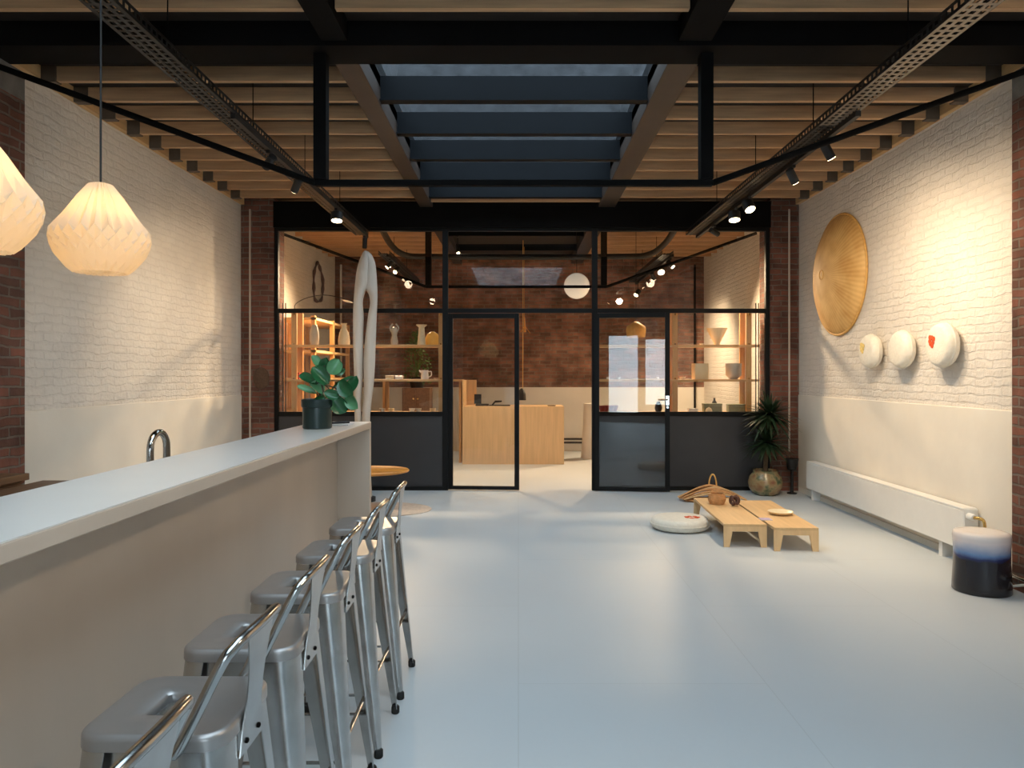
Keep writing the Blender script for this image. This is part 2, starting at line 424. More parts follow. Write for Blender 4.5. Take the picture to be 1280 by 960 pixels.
# ================================================================== SETTING
XL, XR, YB, YF, ZC, YP = -3.55, 3.59, 14.4, -4.0, 3.757, 9.55
struct('floor', MB().box(XL - 0.2, XR + 0.2, YF - 0.2, YB + 0.2, -0.12, 0), M['floor'])
hx0, hx1, hy0, hy1 = -1.09, 1.02, 5.06, 9.12
ce = MB()
ce.box(XL - 0.2, hx0, YF - 0.2, YB + 0.2, ZC, ZC + 0.1)
ce.box(hx1, XR + 0.2, YF - 0.2, YB + 0.2, ZC, ZC + 0.1)
gy0, gy1 = -1.6, 3.3          # second skylight, over the viewer
ce.box(hx0, hx1, YF - 0.2, gy0, ZC, ZC + 0.1)
ce.box(hx0, hx1, gy1, hy0, ZC, ZC + 0.1)
ce.box(hx0, hx1, hy1, YB + 0.2, ZC, ZC + 0.1)
struct('ceiling', ce, M['deck'])
wl = struct('wall_left', MB().box(XL - 0.2, XL, YF - 0.2, YB + 0.2, 0, ZC), M['white_brick'])
struct('wainscot', MB().box(XL, XL + 0.018, 5.2, 9.5, 0, 1.23), M['plaster'], wl, bevel=0.006)
wr = struct('wall_right', MB().box(XR, XR + 0.2, YF - 0.2, YB + 0.2, 0, ZC), M['white_brick'])
struct('wainscot', MB().box(XR - 0.018, XR, 5.2, 9.5, 0, 1.23), M['plaster'], wr, bevel=0.006)
wb = struct('wall_back', MB().box(XL, XR, YB, YB + 0.2, 0, ZC), M['old_brick'])
struct('wainscot', MB().box(XL, XR, YB - 0.02, YB, 0, 1.237), M['plaster'], wb)
# street wall behind the viewer, with glazed openings
fw = MB()
wins = [(-0.78, 0.225, 0.25, 2.72), (0.35, 1.7, 0.5, 2.6)]
xs = [XL] + [c for w in wins for c in w[:2]] + [XR]
for i in range(0, len(xs), 2): fw.box(xs[i], xs[i + 1], YF - 0.2, YF, 0, ZC)
for a, b, z0, z1 in wins:
    fw.box(a, b, YF - 0.2, YF, 0, z0); fw.box(a, b, YF - 0.2, YF, z1, ZC)
struct('wall_front', fw, M['red_brick'])
for i, (a, b, z0, z1) in enumerate(wins):
    w = tag(thing('window_%d' % (i + 1), None, None, (a, YF - 0.1, z0)), kind='structure')
    fr = MB(); t = 0.05
    fr.box(a, a + t, YF - 0.13, YF - 0.05, z0, z1).box(b - t, b, YF - 0.13, YF - 0.05, z0, z1)
    fr.box(a, b, YF - 0.13, YF - 0.05, z0, z0 + t).box(a, b, YF - 0.13, YF - 0.05, z1 - t, z1)
    obj('frame', fr, M['frame_black'], w)
    obj('glass_pane', MB().box(a + t, b - t, YF - 0.095, YF - 0.085, z0 + t, z1 - t), M['glass'], w)
# rear wall standing above the roof beyond the skylight
struct('wall_roof', MB().box(-4.5, 4.5, 9.7, 9.95, ZC + 0.1, 6.8), M['roof_wall'])

# brick piers that carry the beams
def pier(side, x0, x1, y0, y1, z1, name):
    p = struct(name, MB().box(x0, x1, y0, y1, 0, z1 - 0.2), M['red_brick'])
    struct('bearing_pad', MB().box(x0, x1, y0, y1, z1 - 0.2, z1), M['concrete'], p)
    return p
pier('l', XL, -3.45, 4.5, 5.2, 3.6, 'wall_pier_left')
pier('r', 3.45, XR, 4.5, 5.2, 3.6, 'wall_pier_right')
pp = struct('wall_column_left', MB().box(XL, -3.132, YP - 0.03, 9.95, 0, ZC), M['red_brick'])
pp = struct('wall_column_right', MB().box(3.225, XR, YP - 0.03, 9.95, 0, ZC), M['red_brick'])

# ================================================================== CEILING STRUCTURE
def truss(y, label):
    t = thing('trussed_beam', label, 'steel beam', (0, y, 3.6))
    b = MB()
    b.box(-3.55, 3.59, y - 0.145, y + 0.145, 3.60, 3.618).box(-3.55, 3.59, y - 0.145, y + 0.145, 3.832, 3.85)
    b.box(-3.55, 3.59, y - 0.02, y + 0.02, 3.618, 3.832)
    b.box(-3.55, 3.59, y - 0.145, y - 0.13, 3.618, 3.832)
    obj('beam', b, M['black_steel'], t)
    for x in (-1.30, 1.235):
        obj('strut', MB().box(x - 0.042, x + 0.042, y - 0.042, y + 0.042, 2.775, 3.60), M['black_steel'], t, bevel=0.004)
    obj('tie_rod', MB().box(-1.34, 1.28, y - 0.025, y + 0.025, 2.735, 2.775), M['black_steel'], t, bevel=0.006)
    for sx, xa, xb in ((-1, -1.34, -3.44), (1, 1.28, 3.44)):
        obj('tie_rod', MB().tube([(xa, y, 2.757), (xb, y, 3.53)], 0.021, 8), M['black_steel'], t, smooth=50)
    return t
tr1 = truss(4.905, 'near black steel beam across the ceiling with two struts and a tie rod below')
tr2 = copy_tree(tr1); tr2.location.y = 10.75; tr2['label'] = 'farther black trussed beam behind the glass partition, seen through the upper panes'
# joists: left and right of the skylight
gj = 'pine ceiling joists'
def joist(xa, xb, y, label, pre=None):
    o = obj('ceiling_joist', MB().box(xa, xb, y - 0.0225, y + 0.0225, 3.65, ZC), M['pine'], base=((xa + xb) / 2, y, 3.65))
    tag(o, label, 'joist', gj); return o
for k in range(10):
    y = 5.485 + 0.4 * k
    joist(XL + 0.06, -1.262, y, '%s pine joist behind the near beam, left of the skylight' % ORD[k])
    joist(1.238, XR - 0.06, y, '%s pine joist behind the near beam, right of the skylight' % ORD[k])
for k in range(10):
    y = 9.9 + 0.4 * k + (0.15 if k > 1 else 0)
    joist(XL + 0.06, -1.262, y, '%s pine joist of the back room ceiling, left of its dark blue recess' % ORD[k])
    joist(1.238, XR - 0.06, y, '%s pine joist of the back room ceiling, right of its dark blue recess' % ORD[k])
joist(XL + 0.06, -1.262, 4.40, 'pine joist in front of the near beam, at the top left edge')
joist(1.238, XR - 0.06, 4.40, 'pine joist in front of the near beam, at the top right edge')
joist(-1.08, 1.01, 4.40, 'pine joist in front of the near beam, between the two dark side beams')
# wall plates the joist ends sit in, with dark hangers
for nm, x0, x1, hx, lab in (('a', XL, XL + 0.05, XL + 0.05, 'pale timber wall plate along the top of the left white wall'), ('b', XR - 0.05, XR, XR - 0.05, 'pale timber wall plate along the top of the right white wall')):
    w = thing('wall_plate', lab, 'wall plate', ((x0 + x1) / 2, 7.2, 3.66))
    obj('plate', MB().box(x0, x1, 5.2, 9.5, 3.66, ZC), M['pine_y'], w)
    for k in range(10):
        y = 5.485 + 0.4 * k
        xa, xb = (hx, hx + 0.11) if hx < 0 else (hx - 0.11, hx)
        h = MB().box(xa, xb, y - 0.034, y - 0.0235, 3.645, 3.82).box(xa, xb, y + 0.0235, y + 0.034, 3.645, 3.82).box(xa, xb, y - 0.034, y + 0.034, 3.638, 3.648)
        obj('joist_hanger', h, M['hanger'], w)
# skylight
sk = thing('skylight', 'long roof skylight with dark blue crossbars between two brown steel side beams', 'skylight', (-0.03, 7.1, 3.65))
obj('side_beam', MB().box(-1.255, -1.09, 5.06, 9.48, 3.62, 3.855), M['brown_steel'], sk, bevel=0.004)
obj('side_beam', MB().box(1.02, 1.23, 5.06, 9.48, 3.62, 3.855), M['brown_steel'], sk, bevel=0.004)
for y in (5.88, 6.69, 7.49, 8.27, 9.08):
    b = MB().box(hx0, hx1, y - 0.006, y + 0.006, 3.65, 3.85).box(hx0, hx1, y - 0.045, y + 0.045, 3.645, 3.657)
    obj('crossbar', b, M['navy_steel'], sk)
obj('curb', MB().box(hx0 - 0.06, hx0, hy0, hy1, ZC + 0.1, ZC + 0.2).box(hx1, hx1 + 0.06, hy0, hy1, ZC + 0.1, ZC + 0.2).box(hx0 - 0.06, hx1 + 0.06, hy0 - 0.06, hy0, ZC + 0.1, ZC + 0.2).box(hx0 - 0.06, hx1 + 0.06, hy1, hy1 + 0.06, ZC + 0.1, ZC + 0.2), M['navy_steel'], sk)
obj('glass_pane', MB().box(hx0 - 0.05, hx1 + 0.05, hy0 - 0.05, hy1 + 0.05, ZC + 0.2, ZC + 0.212), M['sky_glass'], sk)
sk2 = thing('skylight', 'nearer roof skylight above the viewer, in front of the near beam', 'skylight', (-0.03, 0.9, ZC + 0.1))
obj('glass_pane', MB().box(hx0 - 0.05, hx1 + 0.05, gy0 - 0.05, gy1 + 0.05, ZC + 0.2, ZC + 0.212), M['sky_glass'], sk2)
obj('curb', MB().box(hx0 - 0.06, hx0, gy0, gy1, ZC + 0.1, ZC + 0.2).box(hx1, hx1 + 0.06, gy0, gy1, ZC + 0.1, ZC + 0.2).box(hx0 - 0.06, hx1 + 0.06, gy0 - 0.06, gy0, ZC + 0.1, ZC + 0.2).box(hx0 - 0.06, hx1 + 0.06, gy1, gy1 + 0.06, ZC + 0.1, ZC + 0.2), M['navy_steel'], sk2)
for xa, xb, lab in ((-1.255, -1.09, 'left'), (1.02, 1.23, 'right')):
    tag(obj('side_beam_end', MB().box(xa, xb, 3.4, 4.74, 3.62, 3.855), M['black_steel'], base=((xa + xb) / 2, 4, 3.62)), 'short dark %s side beam running out of frame in front of the near beam' % lab, 'steel beam')
    tag(obj('roof_trimmer', MB().box(xa, xb, 10.95, 14.35, 3.62, 3.855), M['brown_steel'], base=((xa + xb) / 2, 12.6, 3.62)), 'dark %s trimmer beam in the ceiling of the back room' % lab, 'steel beam')
tag(obj('edge_joist', MB().box(hx0, hx1, 9.28, 9.34, 3.65, ZC), M['pine'], base=(0, 9.3, 3.65)), 'pine joist at the far end of the skylight, above the partition header', 'joist')
rc = thing('ceiling_recess', 'dark blue closed roof recess seen through the middle upper panes', 'roof recess', (-0.03, 12, 3.65))
obj('end_panel', MB().box(hx0, hx1, 12.98, 13.03, 3.65, ZC), M['navy_steel'], rc)
obj('crossbar', MB().box(hx0, hx1, 11.6, 11.66, 3.65, 3.72), M['navy_steel'], rc)
obj('top_panel', MB().box(hx0, hx1, 10.95, 12.98, 3.80, 3.84), M['navy_steel'], rc)

# ================================================================== PARTITION
pt = thing('glass_partition', 'black steel framed glass partition across the room with dark lower panels', 'partition', (0, YP, 0))
ya, yb = YP, YP + 0.06
obj('header', MB().box(-3.132, 3.225, YP - 0.05, YP + 0.14, 3.37, 3.70), M['black_steel'], pt)
for x0, x1 in ((-3.132, -3.085), (-0.976, -0.904), (0.945, 1.017), (3.175, 3.225)):
    obj('post', MB().box(x0, x1, ya, yb, 0, 3.37), M['frame_black'], pt, bevel=0.003)
for x0, x1 in ((-3.085, -0.976), (1.017, 3.175)):
    obj('rail', MB().box(x0, x1, ya, yb, 2.28, 2.335), M['frame_black'], pt, bevel=0.003)
    obj('rail', MB().box(x0, x1, ya, yb, 0.955, 1.01), M['frame_black'], pt, bevel=0.003)
    obj('rail', MB().box(x0, x1, ya, yb, 0, 0.05), M['frame_black'], pt, bevel=0.003)
    obj('rail', MB().box(x0, x1, ya, yb, 3.33, 3.37), M['frame_black'], pt, bevel=0.003)
    obj('kick_panel', MB().box(x0, x1, ya + 0.02, ya + 0.04, 0.05, 0.955), M['panel_dark'], pt)
    obj('glass_pane', MB().box(x0, x1, ya + 0.026, ya + 0.034, 1.01, 2.28), M['glass'], pt)
    obj('glass_pane', MB().box(x0, x1, ya + 0.026, ya + 0.034, 2.335, 3.33), M['glass'], pt)
obj('rail', MB().box(-0.904, 0.945, ya, yb, 2.28, 2.335), M['frame_black'], pt, bevel=0.003)
obj('rail', MB().box(-0.904, 0.945, ya, yb, 3.33, 3.37), M['frame_black'], pt, bevel=0.003)
obj('glass_pane', MB().box(-0.904, 0.945, ya + 0.026, ya + 0.034, 2.335, 3.33), M['glass'], pt)
def leaf_door(name, label, w, loc, rz, handle):
    d = tag(thing(name, label, 'door', (0, 0, 0)), kind='structure')
    t = 0.06; h0, h1 = 0.012, 2.27
    f = MB().box(0, t, 0, 0.045, h0, h1).box(w - t, w, 0, 0.045, h0, h1).box(t, w - t, 0, 0.045, h0, h0 + 0.045).box(t, w - t, 0, 0.045, h1 - t, h1)
    obj('frame', f, M['frame_black'], d, bevel=0.003)
    obj('glass_pane', MB().box(t, w - t, 0.018, 0.026, h0 + 0.045, h1 - t), M['glass'], d)
    if handle:
        x = w - 0.03
        hd = MB()
        for yy, s in ((-0.004, -1),):
            hd.cyl((x, 0, 1.17), (x, -0.045, 1.17), 0.011).tube([(x, -0.045, 1.17), (x - 0.06, -0.05, 1.17), (x - 0.12, -0.05, 1.17)], 0.010)
            hd.box(x - 0.02, x + 0.02, -0.006, 0.0, 1.10, 1.22)
            hd.cyl((x, 0, 1.075), (x, -0.010, 1.075), 0.016)
        part_label(obj('handle', hd, M['chrome'], d, smooth=40), 'steel lever handle')
    d.location = loc; d.rotation_euler = (0, 0, rz)
    return d
leaf_door('door_1', 'nearly closed black framed glass door leaf left of the open doorway', 0.915, (-0.904, ya + 0.008, 0), -rad(3.8), False)
leaf_door('door_2', 'glass door leaf folded open to the right, reflecting the street windows', 0.945, (0.972, ya - 0.055, 0), -rad(7.4), True)

# ================================================================== BAR COUNTER
bc = thing('bar_counter', 'long pale bar counter with overhanging top and recessed front', 'bar counter', (-1.1, 2.4, 0))
obj('countertop', MB().box(-1.262, -0.92, 0.15, 4.65, 1.158, 1.1965), M['counter'], bc, bevel=0.003)
obj('skylit_sheet', MB().box(-1.261, -0.921, 0.152, 4.649, 1.1965, 1.2), M['counter_top_skylit'], bc)  # thin added sheet, its lighter colour stands in for skylight on the top
obj('end_panel', MB().box(-1.262, -0.92, 4.60, 4.648, 0, 1.158), M['counter'], bc, bevel=0.002)
obj('front_panel', MB().box(-1.16, -1.12, 0.15, 4.60, 0, 1.158), M['counter'], bc)
kc = thing('kitchen_counter', 'lower kitchen worktop hidden behind the bar, carrying the tap', 'kitchen counter', (-1.65, 2.4, 0))
obj('cabinet_body', MB().box(-1.95, -1.27, 0.6, 4.3, 0, 0.86), M['counter'], kc)
obj('worktop', MB().box(-1.98, -1.265, 0.6, 4.32, 0.86, 0.9), M['counter_top_skylit'], kc)
fa = thing('kitchen_tap', 'chrome gooseneck tap rising behind the bar counter', 'tap', (-1.47, 2.97, 0.9))
pts = [(-1.47, 2.97, 0.92), (-1.47, 2.97, 1.19)] + [(-1.47, 3.04 - 0.07 * math.cos(a), 1.195 + 0.065 * math.sin(a)) for a in [PI * k / 12 for k in range(1, 12)]] + [(-1.47, 3.11, 1.19), (-1.47, 3.11, 1.05)]
obj('spout', MB().tube(pts, 0.014, 12), M['chrome'], fa, smooth=60)
obj('base', MB().lathe([(0.03, 0), (0.03, 0.02), (0.02, 0.035), (0.018, 0.06)], (-1.47, 2.97, 0.9)), M['chrome'], fa, smooth=40)
obj('lever', MB().tube([(-1.47, 2.97, 0.97), (-1.52, 2.95, 0.985), (-1.56, 2.94, 1.0)], 0.007), M['chrome'], fa, smooth=60)
cb = thing('wooden_cabinet', 'brown wooden cabinet against the left wall at the picture edge', 'cabinet', (-3.25, 4.1, 0))
obj('body', MB().box(XL + 0.02, -2.98, 3.2, 4.46, 0, 0.86), M['oak_dark'], cb)
obj('top', MB().box(XL + 0.02, -2.95, 3.17, 4.49, 0.86, 0.9), M['oak_dark'], cb, bevel=0.003)
for z in (0.64, 0.36):
    dr = obj('drawer', MB().box(-2.98, -2.965, 3.25, 4.44, z, z + 0.2), M['oak_dark'], cb)
    obj('knob', MB().lathe([(0.012, 0), (0.016, 0.02), (0.0, 0.026)], (-2.965, 3.85, z + 0.1), 12, 'X'), M['brass'], dr, smooth=40)
sb = thing('side_bench', 'low dark wooden shelf board beside the brown cabinet', 'bench', (-2.8, 4.3, 0))
obj('board', MB().box(-2.94, -2.72, 3.6, 4.6, 0.81, 0.84), M['oak_dark'], sb)
for y in (3.65, 4.52): obj('leg', MB().box(-2.93, -2.73, y, y + 0.03, 0, 0.81), M['oak_dark'], sb)

# ------------------------------------------------------------------ bar stools
def rsq(half, r, n=12):          # rounded square, counter-clockwise
    out = []
    for cx, cy, a0 in ((1, 1, 0), (-1, 1, PI / 2), (-1, -1, PI), (1, -1, 1.5 * PI)):
        for k in range(n):
            a = a0 + PI / 2 * k / (n - 1)
            out.append((cx * (half - r) + r * math.cos(a), cy * (half - r) + r * math.sin(a)))
    return out
def make_stool(first_label, group):
    t = thing('bar_stool', first_label, 'bar stool', (0, 0, 0), group)
    n = 12; s = MB()
    outer = rsq(0.142, 0.05, n)
    N = len(outer); hole = []
    for x, y in outer:
        a = math.atan2(y, x)
        px, py = 0.024 * math.cos(a), 0.024 * math.sin(a)
        hole.append((-0.032 + px, py + (0.036 if py > 0 else -0.032) * min(1, abs(math.sin(a)) * 3)))
    def ring(pts, z): return [(x, y, z) for x, y in pts]
    mid = [((o[0] * 0.45 + h[0] * 0.55), (o[1] * 0.45 + h[1] * 0.55)) for o, h in zip(outer, hole)]
    rings = [ring(hole, 0.752), ring(hole, 0.770), ring([(h[0] + (o[0] - h[0]) * 0.06, h[1] + (o[1] - h[1]) * 0.06) for o, h in zip(outer, hole)], 0.775), ring(mid, 0.7745), ring([(x * 0.93, y * 0.93) for x, y in outer], 0.775), ring(outer, 0.776)]
    for k in range(1, 6):
        a = PI / 2 * k / 5
        rings.append(ring([(x * (1 + 0.075 * math.sin(a)), y * (1 + 0.075 * math.sin(a))) for x, y in outer], 0.776 - 0.012 * (1 - math.cos(a))))
    rings.append(ring([(x * 1.078, y * 1.078) for x, y in outer], 0.744))
    rings.append(ring([(x * 1.055, y * 1.055) for x, y in outer], 0.744))
    rings.append(ring([(x * 1.05, y * 1.05) for x, y in outer], 0.758))
    s.loft(rings, cap=False)
    obj('seat', s, M['galv_seat'], t, smooth=50)
    ap = MB()
    for a in range(4):
        b = MB().box(-0.12, 0.12, 0.126, 0.129, 0.672, 0.75)
        ap.join(b.xf(Matrix.Rotation(a * PI / 2, 4, 'Z')))
    obj('apron', ap, M['galv'], t)
    for sx in (-1, 1):
        for sy in (-1, 1):
            rings = []
            for q in (0.0, 0.06, 0.2, 0.4, 0.6, 0.8, 0.93, 1.0):
                z = 0.745 * (1 - q) + 0.022 * q
                cx = sx * (0.149 + (0.207 - 0.149) * q); cy = sy * (0.149 + (0.200 - 0.149) * q)
                a = (0.088 if sx > 0 else 0.064) * (1 - q) + 0.026 * q; r = 0.048 * (1 - q) + 0.014 * q; th = 0.003
                prof = [(-a, 0)] + [(-r + r * math.sin(u), -r + r * math.cos(u)) for u in [PI / 2 * k / 6 for k in range(7)]] + [(0, -a)]
                ip = [(-a, -th)] + [(-r + (r - th) * math.sin(u), -r + (r - th) * math.cos(u)) for u in [PI / 2 * k / 6 for k in range(7)]] + [(-th, -a)]
                rings.append([(cx + sx * x, cy + sy * y, z) for x, y in prof + ip[::-1]])
            lg = obj('leg', MB().loft(rings), M['galv'], t, smooth=40)
            fx, fy = sx * 0.197, sy * 0.190
            part_label(obj('foot_cap', MB().lathe([(0.015, 0), (0.018, 0.004), (0.018, 0.028), (0.013, 0.034)], (fx, fy, 0), 14), M['rubber'], lg, smooth=40), 'black rubber foot')
    zr = 0.30; q = (0.745 - zr) / 0.723
    hx_, hy_ = 0.149 + 0.058 * q - 0.012, 0.149 + 0.051 * q - 0.012
    for sx in (-1, 1): obj('footrest', MB().tube([(sx * hx_, -hy_, zr), (sx * hx_, hy_, zr)], 0.008, 8, flat=0.6), M['galv_tube'], t, smooth=60)
    zr = 0.235; q = (0.745 - zr) / 0.723
    hx2, hy2 = 0.149 + 0.058 * q - 0.012, 0.149 + 0.051 * q - 0.012
    for sy in (-1, 1): obj('footrest', MB().tube([(-hx2, sy * hy2, zr), (hx2, sy * hy2, zr)], 0.008, 8, flat=0.6), M['galv_tube'], t, smooth=60)
    path = spline([(0.055, -0.157, 0.742), (0.075, -0.158, 0.765), (0.148, -0.148, 0.914), (0.167, -0.128, 0.944), (0.176, -0.09, 0.955), (0.181, 0, 0.958), (0.176, 0.09, 0.955), (0.167, 0.128, 0.944), (0.148, 0.148, 0.914), (0.075, 0.158, 0.765), (0.055, 0.157, 0.742)], 6)
    obj('back_frame', MB().tube(path, 0.0115, 10), M['galv_tube'], t, smooth=60)
    rows = []
    for q in [k / 10 for k in range(11)]:
        z = 0.69 + (0.954 - 0.69) * q
        x = 0.155 + 0.0 * q if z < 0.745 else 0.155 + (z - 0.745) / 0.209 * 0.022
        w = 0.070 - 0.027 * math.sin(PI * min(1, q * 1.05)) + 0.004 * q
        rows.append([(x, -w, z), (x, w, z), (x + 0.003, w, z), (x + 0.003, -w, z)])
    bp = obj('back_plate', MB().loft(rows), M['galv'], t, smooth=40)
    for y in (-0.035, 0.035):
        obj('screw', MB().lathe([(0.006, 0), (0.006, 0.003), (0.003, 0.005)], (0.158, y, 0.712), 10, 'X'), M['black_steel'], bp)
    return t
stool_lab = ['galvanised metal bar stool nearest the camera, only its curved back rail in view',
             'second metal bar stool from the camera, with its slotted seat fully in view',
             'third metal bar stool from the camera along the pale bar counter',
             'fourth metal bar stool from the camera along the pale bar counter',
             'fifth metal bar stool from the camera, next to the farthest one',
             'farthest metal bar stool, last in the row along the bar counter']
st = make_stool(stool_lab[0], 'metal bar stools along the counter')
for i, y in enumerate((1.13, 1.636, 2.10, 2.59, 3.10, 3.62)):
    o = st if i == 0 else copy_tree(st)
    o['label'] = stool_lab[i]
    o.location = (-0.742 + (0.016 if i == 0 else 0), y, 0)
    o.rotation_euler = (0, 0, rad((0.5, -0.6, 0.4, 0.8, -0.5, 0.3)[i]))

# ================================================================== PENDANTS
def pleated(cx, cy, zb, label):
    t = thing('pendant_lamp', label, 'pendant lamp', (cx, cy, zb), 'pleated paper pendants')
    n = 24
    rows = [(0.020, 0.344, 0.002), (0.040, 0.338, 0.004), (0.074, 0.290, 0.006), (0.122, 0.215, 0.007), (0.164, 0.150, 0.008), (0.168, 0.118, -0.008), (0.162, 0.088, 0.008), (0.148, 0.056, -0.008), (0.124, 0.026, 0.008), (0.090, 0.0, -0.007), (0.07, 0.006, 0.005)]
    rings = []
    for i, (r, z, d) in enumerate(rows):
        ring = []
        for k in range(n * 2):
            a = PI * k / n
            s = 1 if k % 2 else -1
            zz = z + (s * 0.010 * (1 if d > 0 else -1) if 4 <= i <= 8 else 0)
            ring.append((cx + (r + s * d) * math.cos(a), cy + (r + s * d) * math.sin(a), zb + zz))
        rings.append(ring)
    sh = MB(); N = n * 2; fs = []
    for i in range(len(rings) - 1):
        for k in range(N):
            a, b, c, d = i * N + k, i * N + (k + 1) % N, (i + 1) * N + (k + 1) % N, (i + 1) * N + k
            fs += [(a, b, c), (a, c, d)] if (k + (rows[i][2] < 0)) % 2 else [(a, b, d), (b, c, d)]     # mirrored folds
    obj('lamp_shade', sh.add([p for r in rings for p in r], fs), M['shade'], t)
    obj('cord', MB().cyl((cx, cy, zb + 0.33), (cx, cy, ZC), 0.004, n=8), M['black'], t)
    obj('socket', MB().lathe([(0.012, 0.25), (0.022, 0.255), (0.022, 0.32), (0.018, 0.33), (0.008, 0.342)], (cx, cy, zb), 16), M['white_paint'], t)
    b = obj('bulb', MB().lathe([(0.010, 0.25), (0.022, 0.235), (0.030, 0.20), (0.022, 0.17), (0.004, 0.162)], (cx, cy, zb), 16), M['bulb'], t, smooth=60)
    point_light((cx, cy, zb + 0.20), 3.2, (1, 0.62, 0.30), 0.035)
    return t
pleated(-1.6, 2.85, 1.885, 'folded paper pendant lamp hanging over the kitchen, wholly in view')
pleated(-1.6, 2.19, 1.862, 'folded paper pendant lamp cut off by the left picture edge')

# ================================================================== TRACKS AND SPOTLIGHTS
def cable_tray(x, y0, y1, ysplit, label, bare):
    t = thing('cable_tray', label, 'cable tray', (x, (y0 + y1) / 2, 3.25))
    w = 0.07
    # perforated base: cross strips between two rails; the side walls are slotted too
    pans = [(y0, ysplit, bare), (ysplit, y1, 'black_tray')]
    for a, b, mm in pans:
        m = MB()
        for xx in (-w, -w / 3 , w / 3, w): m.box(x + xx - 0.010, x + xx + 0.010, a, b, 3.25, 3.253)
        k = a
        while k < b - 0.01:
            m.box(x - w, x + w, k, k + 0.022, 3.2505, 3.2525); k += 0.055
        part_label(obj('tray_base', m, M[mm], t), 'bare perforated tray base' if mm != 'black_tray' else 'black perforated tray base')
    for sx in (-1, 1):
        m = MB(); xx = x + sx * (w + 0.010)
        m.box(xx - 0.0015, xx + 0.0015, y0, y1, 3.25, 3.267).box(xx - 0.0015, xx + 0.0015, y0, y1, 3.293, 3.31)
        k = y0
        while k < y1 - 0.01:
            m.box(xx - 0.0014, xx + 0.0014, k, k + 0.02, 3.26, 3.30); k += 0.055
        obj('tray_side', m, M['black_tray'], t)
    for y in [y0 + 0.9 + 1.35 * k for k in range(int((y1 - y0 - 0.9) / 1.35) + 1)]:
        obj('hanger_rod', MB().cyl((x, y, 3.253), (x, y, ZC), 0.004, n=6), M['black_steel'], t)
    cab = MB()
    for k in range(4):
        xx = x - 0.045 + 0.03 * k
        cab.tube(spline([(xx + R.uniform(-.008, .008), y0 + (y1 - y0) * q / 10, 3.265 + R.uniform(-.003, .003)) for q in range(11)], 3), 0.008, 6)
    obj('cable', cab, M['black'], t, smooth=60)
    obj('lighting_track', MB().box(x + 0.045, x + 0.08, ysplit - 0.3, y1, 3.214, 3.2495), M['black'], t)
    return t
TXL, TXR = -1.98, 2.2
cable_tray(TXL, 0.6, 9.42, 5.3, 'black perforated cable tray hanging under the left half of the ceiling', 'black_tray')
cable_tray(TXR, 0.6, 9.42, 5.25, 'perforated cable tray on the right, bare metal at its near end', 'tray_zinc')
cable_tray(TXL, 10.95, 14.3, 11.2, 'cable tray of the back room, left side, behind the glass', 'black_tray')
cable_tray(TXR, 10.95, 14.3, 11.2, 'cable tray of the back room, right side, behind the glass', 'black_tray')
def spot(x, y, target, label, watts=0, lit=True, r=0.034, L=0.13, z=3.214, angle=55, drop=0.075, col=WARM):
    t = thing('track_spotlight', label, 'spotlight', (x, y, z), 'track spotlights')
    p = Vector((x, y, z - drop)); d = (Vector(target) - p).normalized()
    obj('adapter', MB().box(x - 0.014, x + 0.014, y - 0.05, y + 0.05, z - 0.022, z), M['black'], t)
    obj('stem', MB().cyl((x, y, z - 0.02), (x, y, z - drop), 0.008, n=10), M['black'], t)
    a, b = p - d * L * 0.45, p + d * L * 0.55
    obj('head', MB().tube([a, a + d * 0.006, b - d * 0.004, b], [r * 0.8, r, r, r * 0.97], 20), M['black'], t, smooth=40)
    obj('lens', MB().tube([b - d * 0.002, b + d * 0.003], r * 0.86, 20), M['lens'] if lit else M['lens_off'], t)
    if watts: spot_light(b + d * 0.012, target, watts, angle, 1.0, col)
    return t
spot(TXL + 0.06, 5.75, (-3.55, 7.2, 2.0), 'black spotlight on the left track, nearest of that row', 14, angle=140)
spot(TXL + 0.06, 6.45, (-3.55, 8.3, 0.9), 'black spotlight on the left track, second of that row', 110, angle=110)
spot(TXL + 0.09, 7.75, (-1.85, 7.1, 0.0), 'glowing spotlight on the left track, large and facing down', 30, r=0.062, L=0.09, angle=90)
spot(TXL + 0.06, 9.3, (-2.0, 9.15, 0), 'small unlit spotlight at the far end of the left track', 0, False, r=0.03)
spot(TXR + 0.06, 5.45, (3.59, 5.9, 1.1), 'black cylinder spotlight on the right track, nearest of that row', 112, angle=150)
spot(TXR + 0.06, 6.15, (3.59, 7.0, 1.3), 'black cylinder spotlight on the right track, second of that row', 122, angle=150)
spot(TXR + 0.04, 7.25, (2.75, 6.0, 1.0), 'upper of two glowing spotlights on the right track', 26, r=0.055, L=0.1, angle=80)
spot(TXR + 0.04, 7.72, (2.2, 6.9, 0.0), 'lower of two glowing spotlights on the right track', 26, r=0.062, L=0.09, angle=90)
spot(TXR + 0.06, 8.6, (3.5, 9.3, 2.6), 'small dark spotlight at the far end of the right track', 0, False, r=0.03)
spot(TXL + 0.06, 2.2, (-3.4, 4.8, 1.8), 'added unseen fill spotlight above the viewer on the left tray', 10, angle=110, z=3.25)  # this and the next two: added out-of-view lamps, warm fill for walls and bar
spot(TXR + 0.06, 2.2, (3.4, 4.8, 1.8), 'added unseen fill spotlight above the viewer on the right tray', 60, angle=110, z=3.25)
spot(TXR - 0.06, 1.9, (-1.1, 2.6, 0.9), 'added unseen fill spotlight above the viewer on the right tray, aimed at the bar', 70, angle=90, z=3.25, col=(1.0, 0.82, 0.62))
BW = (1.0, 0.71, 0.43)
spot(TXL + 0.06, 11.15, (-3.4, 10.6, 1.6), 'lit back room spotlight on the left tray, upper', 480, angle=110, col=BW)
spot(TXL + 0.06, 11.75, (-2.6, 9.9, 1.6), 'lit back room spotlight on the left tray, lower', 480, angle=110, col=BW)
